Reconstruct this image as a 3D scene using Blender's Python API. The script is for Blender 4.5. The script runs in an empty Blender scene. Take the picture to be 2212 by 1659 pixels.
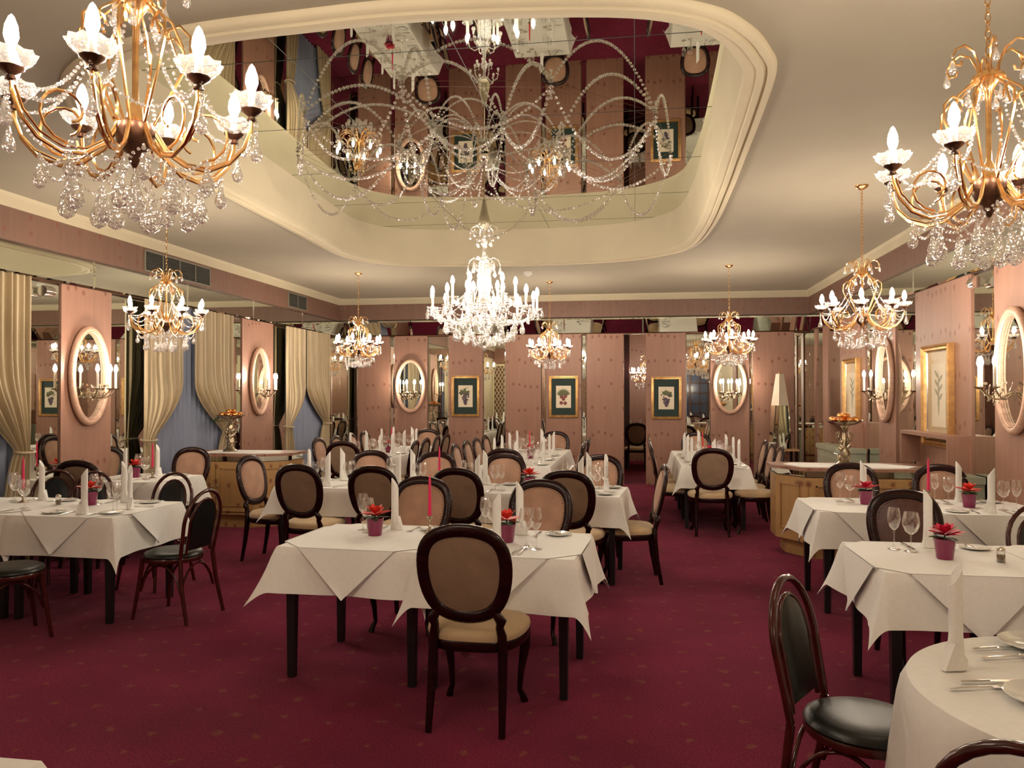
import bpy, bmesh, math, random
from mathutils import Vector, Matrix
random.seed(7)
PI = math.pi
C = bpy.context.scene.collection
S = bpy.context.scene

# ---------------------------------------------------------------- camera, world, exposure
W_, H_, F_ = 2212, 1659, 1700.0
EYE = Vector((0, 0, 1.62))
cam_d = bpy.data.cameras.new('camera'); cam_d.sensor_width = 36; cam_d.lens = 36 * F_ / W_
cam_d.clip_start = 0.05; cam_d.clip_end = 100
cam = bpy.data.objects.new('camera', cam_d); C.objects.link(cam)
yaw = math.atan(266 / F_); pitch = math.atan(20.5 / F_)
cam.location = EYE
cam.rotation_euler = (PI / 2 + pitch, 0, yaw)
S.camera = cam
w = bpy.data.worlds.new('world'); S.world = w; w.use_nodes = True
w.node_tree.nodes['Background'].inputs[0].default_value = (0.10, 0.14, 0.30, 1)
w.node_tree.nodes['Background'].inputs[1].default_value = 0.25
S.view_settings.view_transform = 'Standard'; S.view_settings.look = 'None'
S.view_settings.gamma = 1; S.view_settings.use_curve_mapping = False
S.view_settings.exposure = 1.55
cy = S.cycles
cy.use_adaptive_sampling = True; cy.adaptive_threshold = 0.025; cy.max_bounces = 9; cy.diffuse_bounces = 3; cy.glossy_bounces = 6; cy.transmission_bounces = 6
cy.transparent_max_bounces = 24; cy.caustics_reflective = False; cy.caustics_refractive = False
cy.sample_clamp_indirect = 3.0; cy.use_denoising = True; cy.use_light_tree = True
BULB = 150.0            # emission strength of every candle bulb
WARM = (1.0, 0.86, 0.69)

# room numbers
XL, XR, YB, YF, ZC, ZM = -5.55, 3.0, 14.25, -2.2, 3.40, 3.83

# ---------------------------------------------------------------- materials
MATS = {}
def mat(name, col, rough=0.5, metal=0.0, noise=0.0, nscale=8.0, bump=0.0, bscale=60.0, coat=0.0, spec=0.5, stretch=(1, 1, 1), sheen=0.0):
    m = bpy.data.materials.new(name); m.use_nodes = True
    nt = m.node_tree; b = nt.nodes['Principled BSDF']
    b.inputs['Base Color'].default_value = (*col, 1); b.inputs['Roughness'].default_value = rough
    b.inputs['Metallic'].default_value = metal; b.inputs['Coat Weight'].default_value = coat
    b.inputs['Coat Roughness'].default_value = 0.12
    b.inputs['Specular IOR Level'].default_value = spec
    b.inputs['Sheen Weight'].default_value = sheen
    tc = nt.nodes.new('ShaderNodeTexCoord'); mp = nt.nodes.new('ShaderNodeMapping')
    mp.inputs['Scale'].default_value = stretch
    nt.links.new(tc.outputs['Object'], mp.inputs[0])
    n = nt.nodes.new('ShaderNodeTexNoise'); n.inputs['Scale'].default_value = nscale; n.inputs['Detail'].default_value = 5
    nt.links.new(mp.outputs[0], n.inputs['Vector'])
    r = nt.nodes.new('ShaderNodeValToRGB')
    a = 1 - noise; c = 1 + noise * 0.6
    r.color_ramp.elements[0].color = (*[x * a for x in col], 1); r.color_ramp.elements[0].position = 0.3
    r.color_ramp.elements[1].color = (*[min(1, x * c) for x in col], 1); r.color_ramp.elements[1].position = 0.7
    nt.links.new(n.outputs[0], r.inputs[0]); nt.links.new(r.outputs[0], b.inputs['Base Color'])
    if bump:
        n2 = nt.nodes.new('ShaderNodeTexNoise'); n2.inputs['Scale'].default_value = bscale
        nt.links.new(mp.outputs[0], n2.inputs['Vector'])
        bp = nt.nodes.new('ShaderNodeBump'); bp.inputs['Strength'].default_value = bump; bp.inputs['Distance'].default_value = 0.01
        nt.links.new(n2.outputs[0], bp.inputs['Height']); nt.links.new(bp.outputs[0], b.inputs['Normal'])
    MATS[name] = m
    return m

def nd(nt, t, **kw):
    n = nt.nodes.new(t)
    for k, v in kw.items(): setattr(n, k, v)
    return n
def math_(nt, op, a, b=None):
    n = nd(nt, 'ShaderNodeMath', operation=op)
    for i, v in enumerate((a, b)):
        if v is None: continue
        if isinstance(v, (int, float)): n.inputs[i].default_value = v
        else: nt.links.new(v, n.inputs[i])
    return n.outputs[0]

def pine(name, col, knot=(0.16, 0.05, 0.03), kx=9.0, kz=2.3, rough=0.5, axis='XY', horiz=False, thr=0.085):
    """knotty pine veneer: long grain plus rows of small knots, uses object coordinates"""
    m = mat(name, col, rough, noise=0.10, nscale=3.0, stretch=(7, 7, 0.5) if not horiz else (0.6, 0.6, 9))
    nt = m.node_tree; b = nt.nodes['Principled BSDF']
    tc = nt.nodes['Texture Coordinate']; sp = nd(nt, 'ShaderNodeSeparateXYZ'); nt.links.new(tc.outputs['Object'], sp.inputs[0])
    u = math_(nt, 'ADD', sp.outputs[0], sp.outputs[1]) ; v = sp.outputs[2]
    if horiz: u, v = v, u
    cb = nd(nt, 'ShaderNodeCombineXYZ')
    nt.links.new(math_(nt, 'MULTIPLY', u, kx), cb.inputs[0]); nt.links.new(math_(nt, 'MULTIPLY', v, kz), cb.inputs[1])
    vo = nd(nt, 'ShaderNodeTexVoronoi', voronoi_dimensions='2D'); vo.inputs['Scale'].default_value = 1.0; vo.inputs['Randomness'].default_value = 0.16
    nt.links.new(cb.outputs[0], vo.inputs['Vector'])
    # squash so that the cell distance is round in metres
    sv = nd(nt, 'ShaderNodeVectorMath', operation='SUBTRACT'); nt.links.new(cb.outputs[0], sv.inputs[0]); nt.links.new(vo.outputs['Position'], sv.inputs[1])
    s2 = nd(nt, 'ShaderNodeSeparateXYZ'); nt.links.new(sv.outputs[0], s2.inputs[0])
    dx = math_(nt, 'DIVIDE', s2.outputs[0], kx); dy = math_(nt, 'DIVIDE', s2.outputs[1], kz * 1.35)
    d = math_(nt, 'SQRT', math_(nt, 'ADD', math_(nt, 'MULTIPLY', dx, dx), math_(nt, 'MULTIPLY', dy, dy)))
    rr = nd(nt, 'ShaderNodeMapRange'); rr.inputs[1].default_value = 0.010; rr.inputs[2].default_value = 0.030; rr.inputs[3].default_value = 1; rr.inputs[4].default_value = 0
    nt.links.new(d, rr.inputs[0])
    sc = nd(nt, 'ShaderNodeSeparateColor'); nt.links.new(vo.outputs['Color'], sc.inputs[0])
    fac = math_(nt, 'MULTIPLY', rr.outputs[0], math_(nt, 'GREATER_THAN', sc.outputs[0], 0.35))
    mx = nd(nt, 'ShaderNodeMix', data_type='RGBA'); nt.links.new(math_(nt, 'MULTIPLY', fac, 0.85), mx.inputs[0])
    src = b.inputs['Base Color'].links[0].from_socket
    nt.links.new(src, mx.inputs[6]); mx.inputs[7].default_value = (*knot, 1)
    nt.links.new(mx.outputs[2], b.inputs['Base Color'])
    return m

def glassy(name, tint=(1, 1, 1), refl=0.12, edge=0.75, rough=0.03, diff=0.0, facet=0):
    m = bpy.data.materials.new(name); m.use_nodes = True; nt = m.node_tree
    out = nt.nodes['Material Output']; nt.nodes.remove(nt.nodes['Principled BSDF'])
    lw = nd(nt, 'ShaderNodeLayerWeight'); lw.inputs[0].default_value = 0.45
    mr = nd(nt, 'ShaderNodeMapRange'); mr.inputs[3].default_value = refl; mr.inputs[4].default_value = edge
    nt.links.new(lw.outputs['Facing'], mr.inputs[0])
    t = nd(nt, 'ShaderNodeBsdfTransparent'); t.inputs[0].default_value = (*tint, 1)
    g = nd(nt, 'ShaderNodeBsdfGlossy'); g.inputs['Roughness'].default_value = rough; g.inputs[0].default_value = (1, 1, 1, 1)
    mx = nd(nt, 'ShaderNodeMixShader'); nt.links.new(mr.outputs[0], mx.inputs[0]); nt.links.new(t.outputs[0], mx.inputs[1]); nt.links.new(g.outputs[0], mx.inputs[2])
    last = mx.outputs[0]
    if facet:
        tc = nd(nt, 'ShaderNodeTexCoord'); vo = nd(nt, 'ShaderNodeTexVoronoi'); vo.inputs['Scale'].default_value = facet; nt.links.new(tc.outputs['Object'], vo.inputs['Vector'])
        bp = nd(nt, 'ShaderNodeBump'); bp.inputs['Strength'].default_value = 1.0; bp.inputs['Distance'].default_value = 0.004
        nt.links.new(vo.outputs['Distance'], bp.inputs['Height']); nt.links.new(bp.outputs[0], g.inputs['Normal'])
    if diff:
        df = nd(nt, 'ShaderNodeBsdfTranslucent'); df.inputs[0].default_value = (1, 1, 1, 1)
        m2 = nd(nt, 'ShaderNodeMixShader'); m2.inputs[0].default_value = diff
        nt.links.new(last, m2.inputs[1]); nt.links.new(df.outputs[0], m2.inputs[2]); last = m2.outputs[0]
    nt.links.new(last, out.inputs[0]); MATS[name] = m
    return m

def emit(name, col, strength):
    m = bpy.data.materials.new(name); m.use_nodes = True; nt = m.node_tree
    nt.nodes.remove(nt.nodes['Principled BSDF']); e = nd(nt, 'ShaderNodeEmission')
    e.inputs[0].default_value = (*col, 1); e.inputs[1].default_value = strength
    nt.links.new(e.outputs[0], nt.nodes['Material Output'].inputs[0]); MATS[name] = m
    return m

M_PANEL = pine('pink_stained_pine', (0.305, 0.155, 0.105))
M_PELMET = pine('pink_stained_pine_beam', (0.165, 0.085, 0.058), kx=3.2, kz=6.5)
M_SIDEB = pine('honey_pine', (0.42, 0.235, 0.09), knot=(0.17, 0.05, 0.02), kx=6.5, kz=5.5)
M_SIDEB2 = pine('honey_pine_panel', (0.37, 0.20, 0.075), knot=(0.17, 0.05, 0.02), kx=8, kz=4)
M_FRAMEPINE = mat('pale_pine_frame', (0.56, 0.34, 0.24), 0.45, noise=0.2, nscale=20, stretch=(1, 1, 4))
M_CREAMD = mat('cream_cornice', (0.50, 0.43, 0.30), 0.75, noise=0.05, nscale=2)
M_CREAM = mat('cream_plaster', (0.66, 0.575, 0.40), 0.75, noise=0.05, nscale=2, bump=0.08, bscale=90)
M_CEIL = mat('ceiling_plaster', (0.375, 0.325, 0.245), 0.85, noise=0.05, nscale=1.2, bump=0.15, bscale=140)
M_MIRROR = mat('mirror_silver', (0.80, 0.83, 0.76), 0.012, 1.0)
M_CMIRROR = mat('ceiling_mirror_silver', (0.74, 0.76, 0.66), 0.012, 1.0)
M_SEAM = mat('dark_seam', (0.03, 0.035, 0.03), 0.6)
M_GREY = mat('grey_green_finish', (0.36, 0.37, 0.27), 0.4, noise=0.12, nscale=6)
M_MAHOG = mat('dark_mahogany', (0.017, 0.003, 0.003), 0.24, noise=0.5, nscale=9, coat=0.0, spec=0.28, stretch=(1, 1, 4))
M_BENT = mat('bentwood_red_brown', (0.058, 0.009, 0.007), 0.18, noise=0.4, nscale=12, coat=0.15, spec=0.4)
M_TABLEG = mat('black_table_wood', (0.008, 0.007, 0.008), 0.4)
M_PEACH = mat('peach_velvet', (0.46, 0.265, 0.18), 0.85, noise=0.18, nscale=9, bump=0.2, bscale=200, sheen=0.2)
M_TAN = mat('tan_linen_back', (0.27, 0.175, 0.11), 0.85, noise=0.18, nscale=9, bump=0.2, bscale=260)
M_SEATC = mat('cream_velvet_seat', (0.60, 0.43, 0.25), 0.85, noise=0.18, nscale=7, bump=0.15, bscale=200, sheen=0.2)
M_LEATHER = mat('black_green_leather', (0.005, 0.007, 0.006), 0.32, noise=0.3, nscale=30, bump=0.1, bscale=220, coat=0.0, spec=0.45)
M_BROWNL = mat('brown_leather', (0.085, 0.032, 0.024), 0.4, noise=0.3, nscale=20, bump=0.15, bscale=200)
M_STUD = mat('aged_brass_studs', (0.22, 0.13, 0.05), 0.35, 0.9)
M_CLOTH = mat('white_damask', (0.86, 0.83, 0.78), 0.8, noise=0.03, nscale=40, bump=0.45, bscale=9, sheen=0.1)
M_NAPK = mat('white_starched_linen', (0.90, 0.88, 0.84), 0.8, noise=0.03, nscale=60, bump=0.1, bscale=500)
M_CURT = mat('champagne_satin', (0.42, 0.32, 0.185), 0.5, noise=0.12, nscale=4, stretch=(3, 3, 0.5), sheen=0.4)
M_SHEER = mat('blue_grey_voile', (0.25, 0.28, 0.38), 0.9, noise=0.1, nscale=4, stretch=(5, 5, 0.4))
M_GOLD = mat('gilded_metal', (0.86, 0.52, 0.22), 0.22, 1.0, noise=0.25, nscale=30)
M_GOLDF = mat('gilt_picture_frame', (0.62, 0.36, 0.14), 0.36, 0.8, noise=0.25, nscale=14)
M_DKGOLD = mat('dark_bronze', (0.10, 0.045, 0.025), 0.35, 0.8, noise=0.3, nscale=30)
M_SILVER = mat('polished_silver', (0.82, 0.80, 0.75), 0.14, 1.0, noise=0.05)
M_OLDSIL = mat('tarnished_silver', (0.46, 0.38, 0.27), 0.25, 1.0, noise=0.35, nscale=40)
M_PORC = mat('white_porcelain', (0.80, 0.80, 0.77), 0.12, coat=0.5, noise=0.01)
M_WAXP = mat('magenta_wax', (0.72, 0.02, 0.11), 0.4, noise=0.03)
M_WAXR = mat('red_wax', (0.70, 0.035, 0.03), 0.4, noise=0.03)
M_POT = mat('magenta_pot_glass', (0.22, 0.005, 0.065), 0.12, coat=0.6, noise=0.05)
M_BRACT = mat('red_bract', (0.80, 0.055, 0.035), 0.5, noise=0.35, nscale=30)
M_BRACTP = mat('crimson_bract', (0.66, 0.02, 0.07), 0.5, noise=0.35, nscale=30)
M_LEAF = mat('dark_green_leaf', (0.03, 0.085, 0.02), 0.45, noise=0.3, nscale=30)
M_GMAT = mat('green_picture_mount', (0.006, 0.022, 0.017), 0.7, noise=0.1)
M_PAPER = mat('cream_paper', (0.72, 0.62, 0.47), 0.7, noise=0.05)
M_PAPER2 = mat('straw_paper', (0.55, 0.42, 0.25), 0.3, noise=0.05, coat=0.7)
M_INK = mat('grey_violet_ink', (0.10, 0.07, 0.10), 0.8, noise=0.5, nscale=80)
M_INKG = mat('grey_green_ink', (0.13, 0.14, 0.07), 0.8, noise=0.5, nscale=80)
M_INKP = mat('pale_pencil_ink', (0.40, 0.36, 0.25), 0.8, noise=0.3, nscale=60)
M_INKR = mat('plum_ink', (0.24, 0.07, 0.06), 0.8, noise=0.5, nscale=80)
M_WHITE = mat('ivory_candle_sleeve', (0.88, 0.80, 0.66), 0.4, noise=0.02)
M_PLAST = mat('white_plastic', (0.75, 0.73, 0.68), 0.4, noise=0.01)
M_VENT = mat('grey_grille_metal', (0.24, 0.22, 0.17), 0.5, 0.3, noise=0.05)
M_DARK = mat('black_void', (0.01, 0.01, 0.01), 0.8)
M_DOOR = mat('dark_red_door_wood', (0.055, 0.012, 0.012), 0.35, noise=0.3, nscale=10, coat=0.3)
M_PANE = mat('dusk_window_pane', (0.05, 0.07, 0.13), 0.08, coat=0.5)
M_LATT = mat('cream_lattice_paint', (0.75, 0.66, 0.42), 0.5, noise=0.05)
M_GBALL = mat('copper_gold_ball', (0.90, 0.40, 0.13), 0.10, 1.0, noise=0.05)
M_FROST = mat('frosted_glass_cone', (0.30, 0.25, 0.16), 0.25, 0.4, noise=0.2)
M_PEPPER = mat('pepper_grains', (0.20, 0.15, 0.09), 0.9, noise=0.5, nscale=300)
M_GLASS = glassy('wine_glass_clear', refl=0.09, edge=0.80, rough=0.03)
M_CRYST = glassy('cut_crystal', refl=0.40, edge=0.97, rough=0.045, diff=0.06, facet=90)
M_CRYST2 = glassy('pressed_glass_dish', refl=0.20, edge=0.85, rough=0.06, diff=0.035, facet=70)
M_BULB = emit('lit_candle_bulb', WARM, BULB)
# carpet
def carpet():
    m = mat('crimson_carpet', (0.20, 0.013, 0.048), 0.95, noise=0.22, nscale=1.6, bump=0.5, bscale=260, sheen=0.05, spec=0.1)
    nt = m.node_tree; b = nt.nodes['Principled BSDF']; tc = nt.nodes['Texture Coordinate']
    n = nd(nt, 'ShaderNodeTexNoise'); n.inputs['Scale'].default_value = 14; nt.links.new(tc.outputs['Object'], n.inputs['Vector'])
    ad = nd(nt, 'ShaderNodeVectorMath', operation='MULTIPLY_ADD'); nt.links.new(n.outputs[1], ad.inputs[0]); ad.inputs[1].default_value = (0.09, 0.09, 0); nt.links.new(tc.outputs['Object'], ad.inputs[2])
    v = nd(nt, 'ShaderNodeTexVoronoi', voronoi_dimensions='2D'); v.inputs['Scale'].default_value = 4.0; v.inputs['Randomness'].default_value = 0.35
    nt.links.new(ad.outputs[0], v.inputs['Vector'])
    mr = nd(nt, 'ShaderNodeMapRange'); mr.inputs[1].default_value = 0.05; mr.inputs[2].default_value = 0.11; mr.inputs[3].default_value = 0.42; mr.inputs[4].default_value = 0
    nt.links.new(v.outputs['Distance'], mr.inputs[0])
    mx = nd(nt, 'ShaderNodeMix', data_type='RGBA'); nt.links.new(mr.outputs[0], mx.inputs[0])
    src = b.inputs['Base Color'].links[0].from_socket; nt.links.new(src, mx.inputs[6]); mx.inputs[7].default_value = (0.26, 0.10, 0.05, 1)
    # fine fibre speckle
    n3 = nd(nt, 'ShaderNodeTexNoise'); n3.inputs['Scale'].default_value = 90; nt.links.new(tc.outputs['Object'], n3.inputs['Vector'])
    m3 = nd(nt, 'ShaderNodeMapRange'); m3.inputs[1].default_value = 0.35; m3.inputs[2].default_value = 0.65; m3.inputs[3].default_value = 0.7; m3.inputs[4].default_value = 1.25; nt.links.new(n3.outputs[0], m3.inputs[0])
    mm = nd(nt, 'ShaderNodeVectorMath', operation='SCALE'); nt.links.new(mx.outputs[2], mm.inputs[0]); nt.links.new(m3.outputs[0], mm.inputs['Scale'])
    nt.links.new(mm.outputs[0], b.inputs['Base Color'])
    return m
M_CARPET = carpet()

# ---------------------------------------------------------------- mesh builder
class MB:
    def __init__(s): s.v = []; s.f = []
    def add(s, vs, fs):
        o = len(s.v); s.v += [tuple(p) for p in vs]; s.f += [tuple(i + o for i in f) for f in fs]; return s
    def box(s, x0, x1, y0, y1, z0, z1):
        vs = [(x, y, z) for x in (x0, x1) for y in (y0, y1) for z in (z0, z1)]
        return s.add(vs, [(0, 1, 3, 2), (4, 6, 7, 5), (0, 4, 5, 1), (2, 3, 7, 6), (0, 2, 6, 4), (1, 5, 7, 3)])
    def prism(s, poly, z0, z1):
        n = len(poly)
        vs = [(x, y, z0) for x, y in poly] + [(x, y, z1) for x, y in poly]
        return s.add(vs, [tuple(range(n))[::-1], tuple(range(n, 2 * n))] + [(i, (i + 1) % n, (i + 1) % n + n, i + n) for i in range(n)])
    def lathe(s, prof, n=16, c=(0, 0, 0), M=None, cap=True):
        vs = []; fs = []
        for r, z in prof:
            for k in range(n):
                a = 2 * PI * k / n; vs.append(Vector((r * math.cos(a), r * math.sin(a), z)))
        if M: vs = [M @ p for p in vs]
        vs = [p + Vector(c) for p in vs]
        for i in range(len(prof) - 1):
            for k in range(n):
                k2 = (k + 1) % n
                fs.append((i * n + k, i * n + k2, (i + 1) * n + k2, (i + 1) * n + k))
        if cap:
            if prof[0][0] > 1e-4: fs.append(tuple(range(n))[::-1])
            if prof[-1][0] > 1e-4: fs.append(tuple((len(prof) - 1) * n + k for k in range(n)))
        return s.add(vs, fs)
    def tube(s, pts, r=0.01, n=8, closed=False, N=None, r2=None):
        """tube along pts; with N the section is an ellipse: r across in plane, r2 along N"""
        pts = [Vector(p) for p in pts]; m = len(pts)
        rs = r if isinstance(r, (list, tuple)) else [r] * m
        vs = []; fs = []; up = None
        for i, p in enumerate(pts):
            a = pts[(i - 1) % m] if (closed or i > 0) else p; b = pts[(i + 1) % m] if (closed or i < m - 1) else p
            t = (b - a).normalized()
            if N is not None:
                nn = Vector(N); nn = (nn - t * nn.dot(t)).normalized()
            else:
                if up is None:
                    up = Vector((0, 0, 1)) if abs(t.z) < 0.9 else Vector((1, 0, 0))
                nn = (up - t * up.dot(t)).normalized(); up = nn
            bb = t.cross(nn)
            for k in range(n):
                q = 2 * PI * (k + 0.5) / n
                vs.append(p + bb * (rs[i] * math.cos(q)) + nn * ((r2 if r2 is not None else rs[i]) * math.sin(q)))
        L = m if closed else m - 1
        for i in range(L):
            j = (i + 1) % m
            for k in range(n):
                k2 = (k + 1) % n; fs.append((i * n + k, i * n + k2, j * n + k2, j * n + k))
        if not closed: fs += [tuple(range(n))[::-1], tuple((m - 1) * n + k for k in range(n))]
        return s.add(vs, fs)
    def sweep(s, pts, prof, closed=True):
        """profile (out, z) swept round a horizontal closed outline, out = to the right of travel"""
        m = len(pts); q = len(prof); vs = []; fs = []
        for i, (x, y) in enumerate(pts):
            a = Vector(pts[(i - 1) % m] if closed or i else pts[i]); b = Vector(pts[(i + 1) % m] if closed or i < m - 1 else pts[i])
            t = (b - a).normalized(); nrm = Vector((t.y, -t.x))
            for o, z in prof: vs.append((x + nrm.x * o, y + nrm.y * o, z))
        for i in range(m if closed else m - 1):
            j = (i + 1) % m
            for k in range(q - 1): fs.append((i * q + k, j * q + k, j * q + k + 1, i * q + k + 1))
        return s.add(vs, fs)
    def grid(s, fn, nu, nv):
        vs = [fn(i / nu, j / nv) for j in range(nv + 1) for i in range(nu + 1)]
        return s.add(vs, [(j * (nu + 1) + i, j * (nu + 1) + i + 1, (j + 1) * (nu + 1) + i + 1, (j + 1) * (nu + 1) + i) for j in range(nv) for i in range(nu)])
    def ball(s, c, r, n=8, sq=(1, 1, 1)):
        m = max(3, n // 2); vs = [(c[0], c[1], c[2] - r * sq[2])]; fs = []
        for j in range(1, m):
            p = -PI / 2 + PI * j / m
            for k in range(n):
                a = 2 * PI * k / n; vs.append((c[0] + r * sq[0] * math.cos(p) * math.cos(a), c[1] + r * sq[1] * math.cos(p) * math.sin(a), c[2] + r * sq[2] * math.sin(p)))
        vs.append((c[0], c[1], c[2] + r * sq[2])); T = len(vs) - 1
        for k in range(n):
            k2 = (k + 1) % n; fs.append((0, 1 + k2, 1 + k)); fs.append((T, 1 + (m - 2) * n + k, 1 + (m - 2) * n + k2))
            for j in range(m - 2): fs.append((1 + j * n + k, 1 + j * n + k2, 1 + (j + 1) * n + k2, 1 + (j + 1) * n + k))
        return s.add(vs, fs)
    def xf(s, M):
        s.v = [tuple(M @ Vector(p)) for p in s.v]; return s
    def mesh(s, name, m, smooth=40):
        me = bpy.data.meshes.new(name); me.from_pydata(s.v, [], s.f); me.materials.append(m)
        if smooth:
            me.polygons.foreach_set('use_smooth', [True] * len(me.polygons))
            me.set_sharp_from_angle(angle=math.radians(smooth))
        me.update(); return me
    def build(s, name, m, parent=None, smooth=40, loc=None):
        o = bpy.data.objects.new(name, s.mesh(name, m, smooth)); C.objects.link(o)
        if parent: o.parent = parent
        if loc: o.location = loc
        return o

def tag(o, label, cat, group=None, kind=None):
    o['label'] = label; o['category'] = cat
    if group: o['group'] = group
    if kind: o['kind'] = kind
    return o
def empty(name, loc=(0, 0, 0), rz=0):
    o = bpy.data.objects.new(name, None); C.objects.link(o); o.location = loc; o.rotation_euler = (0, 0, rz); o.empty_display_size = 0.1
    return o
def copy_tree(o, parent=None):
    c = o.copy(); C.objects.link(c)
    if parent: c.parent = parent
    for ch in list(o.children): copy_tree(ch, c)
    return c
USED = set()
def put(proto, loc, rz, label, cat, group=None, rx=None):
    """first use places the prototype itself, later ones place a copy of it with its parts"""
    o = proto if proto.name not in USED and not USED.add(proto.name) else copy_tree(proto)
    USED.add(o.name)
    o.location = loc; o.rotation_euler = (rx or 0, 0, rz)
    return tag(o, label, cat, group)
def struct(mb, name, m, smooth=0):
    o = mb.build(name, m, None, smooth); o['kind'] = 'structure'; return o
def Rz(a): return Matrix.Rotation(a, 4, 'Z')
def T(x, y, z): return Matrix.Translation((x, y, z))
# ================================================================ THE ROOM
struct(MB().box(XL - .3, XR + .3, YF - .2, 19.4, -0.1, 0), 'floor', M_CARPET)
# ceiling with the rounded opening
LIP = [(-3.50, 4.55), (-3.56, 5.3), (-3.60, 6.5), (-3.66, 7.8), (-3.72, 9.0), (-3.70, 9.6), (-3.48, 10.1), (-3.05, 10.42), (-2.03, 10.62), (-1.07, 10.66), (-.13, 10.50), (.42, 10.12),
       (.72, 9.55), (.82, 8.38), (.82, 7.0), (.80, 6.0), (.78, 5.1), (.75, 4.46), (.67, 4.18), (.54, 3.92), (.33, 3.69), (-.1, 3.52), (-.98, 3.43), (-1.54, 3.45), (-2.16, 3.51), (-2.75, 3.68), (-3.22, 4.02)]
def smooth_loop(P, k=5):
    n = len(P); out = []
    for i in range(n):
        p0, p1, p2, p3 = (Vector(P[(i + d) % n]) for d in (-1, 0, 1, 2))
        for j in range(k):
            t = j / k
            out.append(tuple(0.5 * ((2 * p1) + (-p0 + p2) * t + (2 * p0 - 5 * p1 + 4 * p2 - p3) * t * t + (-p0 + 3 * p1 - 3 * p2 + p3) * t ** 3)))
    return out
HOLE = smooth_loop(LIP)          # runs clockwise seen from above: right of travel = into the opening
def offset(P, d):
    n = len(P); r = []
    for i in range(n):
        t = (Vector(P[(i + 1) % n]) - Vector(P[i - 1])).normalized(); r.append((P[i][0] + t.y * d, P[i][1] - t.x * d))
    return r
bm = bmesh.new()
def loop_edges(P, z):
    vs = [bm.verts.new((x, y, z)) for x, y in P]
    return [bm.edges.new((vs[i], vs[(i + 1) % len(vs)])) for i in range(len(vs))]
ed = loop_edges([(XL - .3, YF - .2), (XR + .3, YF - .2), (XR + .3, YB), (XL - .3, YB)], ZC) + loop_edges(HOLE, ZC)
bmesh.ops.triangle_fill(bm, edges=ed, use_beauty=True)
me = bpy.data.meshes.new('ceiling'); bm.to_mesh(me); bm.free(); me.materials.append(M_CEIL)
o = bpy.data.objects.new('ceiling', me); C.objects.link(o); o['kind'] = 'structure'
INN = offset(HOLE, 0.10)
tr = [2]
def trim(mb, m, smooth=0):
    o = struct(mb, 'trim_%d' % tr[0], m, smooth); tr[0] += 1; return o
# moulded lip round the opening
struct(MB().sweep(HOLE, [(-.02, ZC), (-.02, ZC - .012), (.0, ZC - .03), (.03, ZC - .034), (.034, ZC - .022), (.045, ZC - .022), (.05, ZC - .042), (.085, ZC - .045), (.09, ZC - .03), (.15, ZC - .03), (.16, ZC - .02), (.16, ZC + .05)]), 'trim_1', M_CREAM, 50)
trim(MB().sweep(HOLE, [(.16, ZC + .02), (.17, ZC + .2), (.21, ZM - .02), (.22, ZM + .02)]), M_CREAM, 40)
rim = offset(HOLE, .15)
b = MB(); b.add([(x, y, ZM) for x, y in rim] + [(x, y, ZM + .03) for x, y in rim], [tuple(range(len(rim)))] + [tuple(range(len(rim), 2 * len(rim)))[::-1]] + [(i, i + len(rim), (i + 1) % len(rim) + len(rim), (i + 1) % len(rim)) for i in range(len(rim))])
cm = b.build('ceiling_mirror', M_CMIRROR, None, 0)
tag(cm, 'large rounded mirror set into the ceiling recess above the crystal chandelier', 'mirror')
def clip_line(p, d):
    """part of the line p + t d inside the recess outline"""
    ts = []; n = len(HOLE); P = offset(HOLE, 0.2)
    for i in range(n):
        a, c = Vector(P[i]), Vector(P[(i + 1) % n]); e = c - a; den = d[0] * e.y - d[1] * e.x
        if abs(den) < 1e-9: continue
        t = ((a.x - p[0]) * e.y - (a.y - p[1]) * e.x) / den; s_ = ((a.x - p[0]) * d[1] - (a.y - p[1]) * d[0]) / den
        if 0 <= s_ <= 1: ts.append(t)
    return (min(ts), max(ts)) if len(ts) > 1 else None
sm = MB()
for q in (-2.25, -1.13, 0.0):
    r = clip_line((q, 0), (0, 1)); sm.box(q - .002, q + .002, r[0], r[1], ZM - .0015, ZM + .001)
for q in (4.9, 6.2, 7.5, 8.8, 10.0):
    r = clip_line((0, q), (1, 0)); sm.box(r[0], r[1], q - .002, q + .002, ZM - .0015, ZM + .001)
sm.build('tile_joint', M_SEAM, cm, 0)

# shell walls
struct(MB().box(XL - .3, XL - .02, YF, YB, 0, ZC), 'wall_left', M_CREAM)
struct(MB().box(XR + .02, XR + .3, YF, YB, 0, ZC), 'wall_right', M_CREAM)
b = MB().box(XL - .3, -.22, YB + .02, YB + .2, 0, ZC).box(.21, XR + .3, YB + .02, YB + .2, 0, ZC).box(-.22, .21, YB + .02, YB + .2, 2.69, ZC)
struct(b, 'wall_back', M_CREAM)
struct(MB().box(XL - .3, XR + .3, YF - .2, YF, 0, ZC), 'wall_front', M_PANEL)
# small room seen through the passage
b = MB().box(-2.0, 2.0, 19.2, 19.4, 0, 3.1).box(-2.2, -2.0, YB + .2, 19.4, 0, 3.1).box(2.0, 2.2, YB + .2, 19.4, 0, 3.1)
struct(b, 'wall_rear', M_PANEL)
struct(MB().box(-2.2, 2.2, YB + .2, 19.4, 3.1, 3.2), 'ceiling', M_CEIL)
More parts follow.
